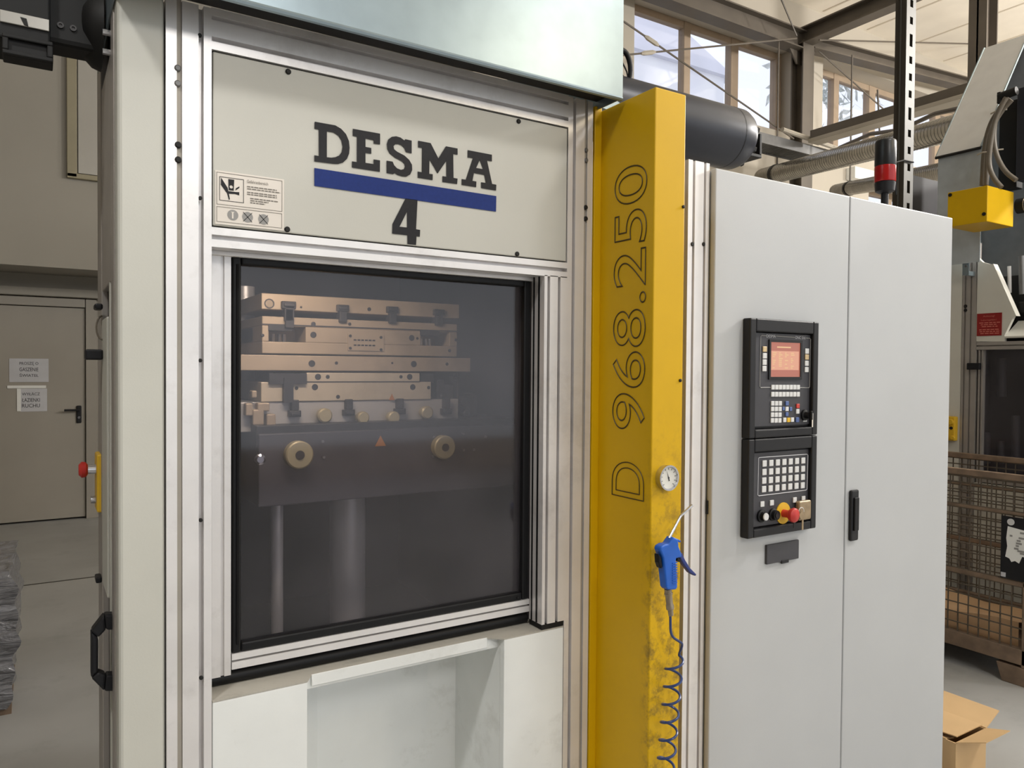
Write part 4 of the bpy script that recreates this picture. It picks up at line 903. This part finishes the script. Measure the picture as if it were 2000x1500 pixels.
# slotted steel post behind the cabinet
ys = .60
q0, q1, q2 = on_y(1746, 200, ys), on_y(1768, 200, ys), on_y(1786, 200, ys)
sp = thing('slotted_post', 'tall perforated steel post behind the cabinet', 'post', (q1.x, ys+.05, 0))
xa, xb = q1.x, q2.x
fr_ = MB(); zc_ = .25; slots = []
z = 2.30; ev = 0
m = MB(); xs0, xs1 = xa+(xb-xa)*.36, xa+(xb-xa)*.68
m.box(xa, xs0, ys, ys+.004, 0, 4.6); m.box(xs1, xb, ys, ys+.004, 0, 4.6)
zz_ = 0
k = 0
while zz_ < 4.5:
    h_ = .062 if k % 4 == 0 else .036; g = .048
    m.box(xs0, xs1, ys, ys+.004, zz_, zz_+g); zz_ += g+h_; k += 1
m.box(xs0, xs1, ys, ys+.004, zz_, 4.6)
part('slotted_face', m, 'post_steel', sp)
m = MB(); yb_ = on_x(1746, 200, xa).y; m.box(xa, xa+.004, ys+.004, yb_, 0, 4.6); part('side_web', m, 'post_dark', sp); part('side_web', MB().box(xb-.004, xb, ys+.004, yb_, 0, 4.6), 'post_dark', sp)
part('side_rib', MB().box(xa-.006, xa, ys+(yb_-ys)*.45, ys+(yb_-ys)*.53, 0, 4.6), 'post_steel', sp)
part('tie_wrap', MB().tube([on_y(1748, 318, ys-.003), on_y(1766, 313, ys-.006), on_y(1784, 317, ys-.006)], .004, 6), 'rubber', sp)

# ================================================================== second machine on the right
X2 = 5.6
def S(px, py, x=X2): return on_x(px, py, x)
sm = thing('injection_machine', 'cream moulding machine at the far right behind the wire crate', 'machine', (X2+.6, .6, 0))
def sbox(px0, py0, px1, py1, dep, x=X2, z0=None, z1=None):
    a, b = S(px0, py0, x), S(px1, py1, x); return MB().box(x, x+dep, b.y, a.y, b.z if z0 is None else z0, a.z if z1 is None else z1)
yA, yB_, yC, yD, yE = S(1838, 700).y, S(1877.5, 700).y, S(1906, 700).y, S(1909, 700).y, S(1919, 700).y
yend = -.9
zr = S(1908, 668).z; zd = S(1919, 688).z
part('side_cover', MB().box(X2+.002, X2+.05, yB_+.002, yA+.3, 0, S(1862, 470).z), 'second_paint', sm, bevel=.006)
W_ = yB_-yC; part('frame_post', profile(MB(), (X2, yC, 0), Y, -X, W_, (0, 0, S(1862, 480).z), (W_*.40, W_*.80), .05, .006, .012), 'aluminium_dull', sm)
part('groove_seal', MB().box(X2+.004, X2+.02, yB_-.012, yB_, 0, S(1862, 480).z), 'rubber', sm)
part('cross_rail', profile(MB(), (X2, yend, zr-.055), Z, -X, .055, (0, yC-yend-.002, 0), (.027,), .05), 'aluminium_dull', sm)
part('guide_post', profile(MB(), (X2+.01, yE, .6), Y, -X, yC-yE-.012, (0, 0, zr-.055-.602), ((yC-yE-.012)*.5,), .04), 'aluminium_dull', sm)
gw2 = part('guard_window', MB().box(X2+.04, X2+.045, yend, yE-.001, S(1915, 925).z, zr-.057), 'dusty_glass', sm, label='dark dusty guard window')
part('window_bottom', MB().box(X2+.01, X2+.05, yend, yE-.001, S(1915, 942).z, S(1915, 926).z), 'aluminium_dull', sm, bevel=.003)
part('lower_cover', MB().box(X2+.004, X2+.04, yend, yC-.002, .08, S(1915, 944).z), 'second_paint', sm, bevel=.003)
in_ = MB(); in_.box(X2+1.3, X2+1.32, yend, yA+.3, 0, 3.4); in_.box(X2+.05, X2+1.3, yA+.28, yA+.3, 0, 3.2); in_.box(X2+.05, X2+1.3, yend-.02, yend, 0, 3.4); part('housing_shell', in_, 'interior', sm)
part('black_void_box', MB().box(X2+.25, X2+1.3, yend, yE+.05, zr+.02, 2.38), 'black_metal', sm)  # black box painted in for the dark void behind the cover
for px, py0, py1, r_ in ((1956, 700, 775, .03), (1984, 812, 900, .025), (1925, 845, 905, .03), (1955, 862, 905, .02)): part('tie_bar', MB().tube([S(px, py0, X2+.25), S(px, py1, X2+.25)], r_, 14), 'plate_grey', sm, smooth=True)
# cover with the slanting cut out
cv = [S(*q) for q in ((1907, 500), (1919, 512), (1934, 516), (1980, 617), (1962, 655), (1962, 667), (1907, 667))]
part('upper_cover', MB().prism(cv, (.03, 0, 0)), 'second_paint', sm)
sh = [S(1962, 655), S(1980, 617), S(1980, 617)+X*.25+Z*.0, S(1962, 655)+X*.25]
part('cut_flange', MB().prism([S(1934, 516), S(1980, 617), S(1980, 617)-Y*.015, S(1934, 516)-Y*.02], (.06, 0, 0)), 'second_paint', sm)
a = S(1962, 657); b2 = S(1980, 628); part('shelf', MB().prism([(X2, yend, a.z), (X2, a.y, a.z), (X2+.12, a.y-.03, b2.z+.01), (X2+.12, yend, b2.z+.01)], (0, 0, -.012)), 'second_paint', sm)
part('dark_block', MB().box(X2+.1, X2+.24, yend, S(1974, 560).y, S(1975, 612).z, S(1975, 588).z), 'black_metal', sm, bevel=.01)
part('guide_rod', MB().tube([S(1995, 500, X2+.12), S(1997, 575, X2+.12)], .02, 12), 'galvanised_dark', sm, smooth=True); part('guide_rod', MB().tube([S(1971, 520, X2+.12), S(1972, 572, X2+.12)], .012, 10), 'galvanised_dull', sm, smooth=True)
a, b = S(1892, 709), S(1917, 722); part('hinge_block', MB().box(X2-.03, X2-.002, b.y, a.y, b.z, a.z), 'black_plastic', sm, bevel=.005)
for px, py in ((1886, 598), (1886, 606)): part('screw', MB().lathe(S(px, py, X2), -X, [(-.004, .012), (.004, .012)], 8), 'black_metal', sm)
a, b = S(1881, 490, X2-.1), S(1893, 537, X2-.1)
br = part('hood_bracket', MB().box(X2-.105, X2-.10, b.y, a.y, b.z, a.z), 'galvanised', sm); part('bracket_foot', MB().box(X2-.10, X2-.004, b.y+.01, a.y-.01, b.z, b.z+.03), 'galvanised', sm)
for py in (497, 506, 520): part('bracket_bolt', MB().lathe(S(1887, py, X2-.105), -X, [(0, .008), (.005, .008)], 8), 'galvanised_dark', sm)
# red sign, yellow stop box
rs = thing('red_warning_sign', 'small red warning sign with pale writing on the far right machine', 'sign', S(1933, 655))
a, b = S(1909, 613), S(1956.5, 655); part('plate', MB().box(X2-.004, X2-.001, b.y, a.y, b.z, a.z), 'red_sign', rs)
H_ = a.z-b.z; W2 = a.y-b.y
for s, f0, f1, zf in (('Achtung!', .25, .72, .12), ('Lebensgefahr!', .17, .80, .29)):
    m = MB(); m.add(*text(s, (X2-.0045, a.y-W2*f0, a.z-H_*(zf+.06)), -Y, Z, width=W2*(f1-f0), height=H_*.085)); part('lettering', m, 'sign_pale', rs)
for k, (f0, f1) in enumerate(((.1, .88), (.16, .8), (.2, .78), (.1, .9), (.12, .84), (.15, .8))):
    m = MB(); y_ = a.y-W2*f0; z_ = a.z-H_*(.42+.085*k+(.05 if k > 2 else 0)); rw = random.Random(k)
    while y_ > a.y-W2*f1: w_ = rw.uniform(.012, .03); m.box(X2-.0052, X2-.004, y_-w_, y_, z_-H_*.018, z_+H_*.018); y_ -= w_+.006
    part('text_line', m, 'sign_pale', rs)
e2 = thing('emergency_stop_box', 'small yellow control box half hidden by the cabinet on the far right machine', 'switch', S(1860, 862))
a, b = S(1845, 812), S(1871, 861); part('housing', MB().box(X2-.05, X2-.001, b.y, a.y, b.z, a.z), 'yellow_plastic', e2, bevel=.008)
part('stop_button', MB().lathe(S(1858, 824, X2-.05), -X, [(0, .012), (.01, .022), (.02, .018)], 14), 'yellow_plastic', e2, smooth=True); part('lock_cylinder', MB().lathe(S(1858, 836, X2-.05), -X, [(0, .011), (.006, .011)], 12), 'black_plastic', e2); part('stop_button', MB().lathe(S(1862, 855, X2-.05), -X, [(0, .010), (.01, .016), (.016, .012)], 14), 'yellow_plastic', e2, smooth=True)

# hood of the second machine
X3 = X2-.12
h2 = thing('extraction_hood', 'galvanised hood with a sloping top over the far right machine', 'hood', (X3+.4, .9, 2.4))
pA, pB, pC, pD = S(1832.5, 308, X3), S(1918, 290, X3), S(1915.5, 511, X3), S(1830, 518, X3)
part('front_sheet', MB().prism([(X3, pA.y, pA.z), (X3, pB.y, pA.z), (X3, pB.y, pC.z), (X3, pA.y, pC.z)], (.004, 0, 0)), 'galvanised_light', h2)
tl = S(1935, 91, X3+.62); tr_ = S(2012, 66, X3+.62); zt2 = tl.z
part('slope_sheet', MB().prism([(X3-.02, pA.y+.005, pA.z+.004), (X3-.02, pB.y, pA.z+.004), (X3+.62, pB.y-.0, zt2), (X3+.62, pA.y+.005, zt2)], (0, 0, .004)), 'galvanised_dull', h2)
part('fold_edge', MB().tube([(X3-.018, pA.y+.01, pA.z-.004), (X3-.018, pB.y, pA.z-.004)], .010, 6), 'black_metal', h2)
part('rear_sheet', MB().box(X3+.62, X3+.624, pB.y, pA.y, 2.3, zt2), 'galvanised_dark', h2)
part('side_sheet', MB().prism([(X3+.004, pA.y, pA.z), (X3+.62, pA.y, zt2), (X3+.62, pA.y, pC.z), (X3+.004, pA.y, pC.z)], (0, -.004, 0)), 'galvanised', h2)
part('slope_edge', MB().tube([(X3-.015, pA.y+.006, pA.z+.006), (X3+.62, pA.y+.006, zt2+.004)], .007, 6), 'galvanised', h2); part('slope_edge', MB().tube([(X3-.015, pB.y, pA.z+.006), (X3+.62, pB.y, zt2+.004)], .007, 6), 'galvanised', h2)
# yellow box, hoses, black arm
X4 = X3-.35
yb2 = thing('yellow_terminal_box', 'yellow steel box in front of the far right hood with hoses above it', 'box', S(1925, 440, X4))
a, b, c = S(1851, 377, X4), S(1929, 361, X4), S(1929, 432, X4)
part('box_body', MB().box(X4, X4+.34, b.y, a.y, c.z, (a.z+b.z)/2), 'yellow_paint', yb2, bevel=.004)
for px, py in ((1856, 381), (1857, 437), (1922, 418)): part('screw', MB().lathe(S(px, py, X4), -X, [(-.002, .012), (.004, .012)], 8), 'black_metal', yb2)
k = on_y(1994, 402, b.y); part('round_connector', MB().lathe(k, -Y, [(-.02, .05), (.03, .05), (.04, .04), (.04, .02), (.06, .02)], 20), 'black_metal', yb2, smooth=True)
part('connector_face', MB().lathe(k-Y*.031, -Y, [(0, .0505), (.006, .04)], 18), 'brass', yb2)
X5 = X3-.06
paths = (((1972, 192), (1950, 215), (1932, 245), (1922, 290), (1918, 362)), ((1976, 195), (1955, 218), (1938, 248), (1929, 290), (1926, 362)), ((1966, 190), (1946, 222), (1940, 262), (1944, 300), (1962, 335), (1985, 352)), ((1964, 192), (1944, 230), (1936, 270), (1930, 320), (1940, 348), (1956, 366)))
for i, pth in enumerate(paths):
    lbl = ('grey hose dropping leftmost from the black arm to the yellow box', 'grey hose dropping second from left to the yellow box', 'grey hose curving out to the right behind the yellow box', 'grey hose bending low beside the black upright')[i]
    pp_ = [S(px, py, X5-.046*i) for px, py in pth]
    # smooth the path
    for _ in range(2): pp_ = [pp_[0]]+[q for a_, b_ in zip(pp_, pp_[1:]) for q in (a_.lerp(b_, .25), a_.lerp(b_, .75))]+[pp_[-1]]
    solo('machine_hose', MB().tube(pp_, .0155, 10), 'cable_grey', lbl, 'hose', 'grey hoses of the far right machine', smooth=True)
ar = thing('black_arm', 'black steel arm and upright at the far right edge', 'arm', S(1985, 300, X5+.1))
part('upright', MB().box(X5+.16, X5+.3, S(1998, 300, X5+.16).y-.4, S(1984, 300, X5+.16).y, S(1990, 352, X5+.16).z, S(1990, 172, X5+.16).z), 'slate', ar, bevel=.006)
part('rear_upright', MB().box(X5+.24, X5+.34, S(1985, 300, X5+.24).y, S(1950, 300, X5+.24).y, S(1960, 370, X5+.24).z, S(1960, 200, X5+.24).z), 'black_metal', ar, bevel=.006)
part('cross_tube', MB().tube([S(1951, 190, X5+.05), S(1986, 177, X5+.05)], .028, 12), 'black_metal', ar, smooth=True)
part('end_plate', MB().box(X5+.03, X5+.07, S(1957, 190, X5+.05).y, S(1949.5, 190, X5+.05).y, S(1952, 203, X5+.05).z, S(1952, 181, X5+.05).z), 'black_metal', ar, bevel=.004)
for q in ((1951, 218), (1924, 299), (1944, 295)): c = S(*q, X5-.04); part('cable_strap', MB().tube([c+Y*.05+X*.0, c-X*.03, c-Y*.05], .005, 6), 'zip_tie', ar)

# ================================================================== wire crate
f_ = on_z(1990, 1340, 0); gx = f_.x
def K(px, py): return on_x(px, py, gx)
y0, y1 = K(2014, 1100).y, K(2014, 1100).y+1.32
wc = thing('wire_mesh_crate', 'rusty wire mesh pallet crate on the floor before the far right machine', 'crate', (gx+.45, (y0+y1)/2, 0))
ztop = K(1900, 924).z; zrail2 = K(1900, 991).z; zrail3 = K(1900, 1121).z; zbot = K(1900, 1257).z; gd = .92
def rails(z, h, t, mat, name):
    for a in (gx, gx+gd-t): part(name, MB().box(a, a+t, y0, y1, z-h/2, z+h/2), mat, wc, bevel=.004)
    for a in (y0, y1-t): part(name, MB().box(gx+t, gx+gd-t, a, a+t, z-h/2, z+h/2), mat, wc, bevel=.004)
rails(ztop, .035, .035, 'rusty_steel', 'top_rail'); rails(zrail2, .018, .02, 'rusty_steel', 'middle_rail'); rails(zrail3, .028, .03, 'rusty_steel', 'hinge_rail'); rails(zbot, .085, .05, 'rusty_steel', 'base_rail')
for a in (gx, gx+gd-.04):
    for b in (y0, y1-.04): part('corner_post', MB().box(a, a+.04, b, b+.04, .10, ztop), 'rusty_steel', wc, bevel=.004)
for a in (gx, gx+gd-.14):
    for b in (y0-.005, y1-.15): part('foot', MB().prism([(a, b, 0), (a, b+.14, 0), (a, b+.17, .10), (a, b, .10)], (.14, 0, 0)), 'rusty_steel', wc, bevel=.004)
part('base_plate', MB().box(gx+.05, gx+gd-.05, y0+.05, y1-.05, zbot-.02, zbot), 'rusty_steel', wc)
def mesh_panel(fixed, axis, a0, a1, z0, z1, nv, nh):
    m = MB(); r = .0042
    for i in range(nv+1):
        t = a0+(a1-a0)*i/nv
        m.tube([(fixed, t, z0), (fixed, t, z1)] if axis == 'y' else [(t, fixed, z0), (t, fixed, z1)], r, 5)
    for j in range(nh+1):
        z = z0+(z1-z0)*j/nh
        m.tube([(fixed-.006, a0, z), (fixed-.006, a1, z)] if axis == 'y' else [(a0, fixed-.006, z), (a1, fixed-.006, z)], r, 5)
    return part('wire_mesh', m, 'wire_steel', wc, stuff=True)
bands = ((zrail2+.01, ztop-.02, 4), (zrail3+.015, zrail2-.01, 7), (zbot+.04, zrail3-.015, 6))
for z0_, z1_, nh in bands:
    mesh_panel(gx+.012, 'y', y0+.04, y1-.04, z0_, z1_, 22, nh); mesh_panel(gx+gd-.012, 'y', y0+.04, y1-.04, z0_, z1_, 22, nh)
    mesh_panel(y1-.015, 'x', gx+.04, gx+gd-.04, z0_, z1_, 15, nh); mesh_panel(y0+.015, 'x', gx+.04, gx+gd-.04, z0_, z1_, 15, nh)
pc = thing('placard', 'black placard with a torn white paper sheet on the crate', 'placard', K(1980, 1128))
a, b = K(1958, 1004), K(2014, 1130)
part('board', MB().box(gx-.014, gx-.004, b.y, a.y, K(1958, 1127).z, K(1958, 1006).z), 'black_plastic', pc, bevel=.003)
sheet = [K(*q) for q in ((1971, 1027), (1985, 1031), (2010, 1038), (2011, 1090), (1999, 1087), (1993, 1100), (1985, 1095), (1978, 1097), (1974, 1090), (1966, 1086), (1970, 1066), (1968, 1050))]
part('paper_sheet', MB().prism([Vector((gx-.0155, p.y, p.z)) for p in sheet], (.001, 0, 0)), 'paper_bright', pc)
m = MB(); rw = random.Random(2)
for k in range(9): q = K(1974+rw.uniform(0, 22), 1040+k*5); m.box(gx-.0165, gx-.0155, q.y-rw.uniform(.01, .04), q.y, q.z-.006, q.z+.004)
part('smudged_print', m, 'sticker_grey', pc)
c = K(1977, 1019); part('round_button', MB().lathe((gx-.014, c.y, c.z), -X, [(0, .018), (.003, .018)], 16), 'galvanised_dull', pc)
c = K(1962, 1121); part('corner_label', MB().box(gx-.0155, gx-.014, c.y-.012, c.y+.012, c.z-.012, c.z+.012), 'paper', pc)
# cardboard inside the crate
ci = MB(); nx, ny = 5, 12
vs = []; fs = []
for i in range(nx):
    for j in range(ny):
        yy = y0+.08+(y1-y0-.16)*j/(ny-1); vs.append((gx+.06+.72*i/(nx-1), yy, zbot+.05+.10*(1-i/(nx-1))**2+.022*math.sin(j*.75+1.2)+.01*math.sin(i*1.7)))
for i in range(nx-1):
    for j in range(ny-1): p = i*ny+j; fs.append((p, p+1, p+ny+1, p+ny))
top_n = len(vs); m = MB(); m.add(vs, fs)
edge = [vs[j] for j in range(ny)]
m.poly([Vector(e) for e in edge]+[Vector((gx+.06, edge[-1][1], zbot+.005)), Vector((gx+.06, edge[0][1], zbot+.005))])
solo('cardboard_sheet', m, 'cardboard_dull', 'wavy tan cardboard lining lying in the bottom of the wire crate', 'cardboard', smooth=True)

# open cardboard box at the lower right
hb_ = .20
A = on_z(1867, 1452, hb_); Bp = on_z(1975, 1442, hb_)
bw = Bp.x-A.x; bd = .34
bo = thing('cardboard_box', 'open tan cardboard box on the floor beside the cabinet corner', 'box', (A.x+bw/2, A.y+bd/2, 0))
m = MB(); t = .005
m.box(A.x, A.x+bw, A.y, A.y+t, 0, hb_); m.box(A.x, A.x+bw, A.y+bd-t, A.y+bd, 0, hb_); m.box(A.x, A.x+t, A.y+t, A.y+bd-t, 0, hb_); m.box(A.x+bw-t, A.x+bw, A.y+t, A.y+bd-t, 0, hb_); m.box(A.x+t, A.x+bw-t, A.y+t, A.y+bd-t, 0, t)
part('box_walls', m, 'cardboard', bo)
def flap(pts, name='flap'): return part(name, MB().prism([Vector(p) for p in pts], (0, 0, .004)), 'cardboard', bo)
x0, x1, ya_, yb_ = A.x, A.x+bw, A.y, A.y+bd
flap([(x0, ya_, hb_), (x1, ya_, hb_), (x1-.02, ya_-.10, hb_+.035), (x0+.03, ya_-.10, hb_+.035)])
flap([(x1, ya_, hb_), (x1, yb_, hb_), (x1+.15, yb_-.02, hb_+.03), (x1+.15, ya_+.02, hb_+.03)])
flap([(x0, yb_-.002, hb_+.001), (x1, yb_-.002, hb_+.001), (x1-.01, ya_+.012, hb_+.012), (x0+.03, ya_+.012, hb_+.012)])
flap([(x0, ya_+.04, hb_), (x0, yb_, hb_), (x0+.10, yb_-.04, hb_-.03), (x0+.10, ya_+.06, hb_-.03)])

# ================================================================== film wrapped load at the lower left
yw0 = 2.75
ptop = on_y(36, 1094, yw0+.25); pbot = on_y(12, 1395, yw0)
wp = thing('wrapped_pallet', 'pallet load wrapped in shiny stretch film at the lower left', 'pallet', (ptop.x-.4, yw0+.5, 0))
bmh = bmesh.new(); bmesh.ops.create_grid(bmh, x_segments=2, y_segments=2, size=1); bmh.free()
m = MB(); nx, nz = 24, 16; hh_ = ptop.z; xr_ = on_y(40, 1150, yw0).x; rw = random.Random(5)
def P_(u, v):            # u runs round the load, v upwards
    per = [(xr_-.95, yw0), (xr_, yw0), (xr_, yw0+.8), (xr_-.95, yw0+.8)]; k = int(u*4) % 4; f = u*4-int(u*4)
    a, b = Vector(per[k]), Vector(per[(k+1) % 4]); p = a.lerp(b, f); c = Vector((xr_-.475, yw0+.4)); d = (p-c)
    s = 1-.10*max(0, .55-v)/.55*.8-.03*abs(math.sin(v*9+u*7))-.02*math.sin(u*60+v*31); s *= 1-.06*v**6
    return Vector((c.x+d.x*s, c.y+d.y*s, .03+(hh_-.03)*v))
NU, NV = 96, 30
vs = [P_(i/NU, j/NV) for j in range(NV+1) for i in range(NU)]
fs = [(j*NU+i, j*NU+(i+1) % NU, (j+1)*NU+(i+1) % NU, (j+1)*NU+i) for j in range(NV) for i in range(NU)]
fs += [tuple(range(NV*NU, NV*NU+NU)), tuple(range(NU-1, -1, -1))]
m.add(vs, fs); part('film_wrapped_load', m, 'stretch_film', wp, smooth=True)
for k in range(3): part('pallet_runner', MB().box(xr_-.90, xr_-.04, yw0+.06+k*.3, yw0+.16+k*.3, 0, .10), 'rusty_steel', wp)
for k in range(7): part('pallet_board', MB().box(xr_-.92+k*.128, xr_-.83+k*.128, yw0+.05, yw0+.77, .10, .125), 'rusty_steel', wp)

# ------------------------------------------------------------------ what the setting is called
SETTING = {'floor': ('grey concrete hall floor with saw-cut joints', 'floor'), 'ceiling': ('pale cream panelled hall ceiling', 'ceiling'),
 'wall_left_upper': ('plain beige upper wall at the far left', 'wall'), 'wall_left_soffit': ('underside of the beige wall above the recessed door', 'wall'),
 'wall_left_recess': ('set-back wall around the grey steel door', 'wall'), 'wall_left_side': ('side wall far left outside the picture', 'wall'),
 'wall_right': ('cream wall pierced by the rows of high windows', 'wall'), 'wall_corner': ('short return wall hidden behind the machine', 'wall'),
 'wall_back': ('unseen back wall behind the viewer, its wide opening shaped to let sky light in', 'wall'), 'wall_east': ('far end wall beyond the right machine', 'wall'),
 'trim_1': ('white sill ledge below the high windows', 'ledge'), 'ground': ('ground outside the windows', 'ground'),
 'wall_beam': ('dark steel beam along the wall above the left windows', 'beam'), 'gusset_plate': ('steel gusset where beams meet the column', 'bracket')}
for o in COL.objects:
    if o.parent is None and o.get('kind') == 'structure' and 'label' not in o and o.name in SETTING: o['label'], o['category'] = SETTING[o.name]
for o, t in ((bpy.data.objects['roof_beam'], 'dark steel beam rising right from the column above the windows'), (bpy.data.objects['roof_beam.001'], 'dark steel roof beam running from the column towards the viewer'),
             (bpy.data.objects['roof_beam.002'], 'steel roof beam hidden above the yellow column'), (bpy.data.objects['steel_column'], 'dark steel column between the two window groups'), (bpy.data.objects['steel_column.001'], 'dark upright column at the top right above the far hood')):
    o['label'] = t; o['category'] = 'column' if 'steel_column' in o.name else 'beam'
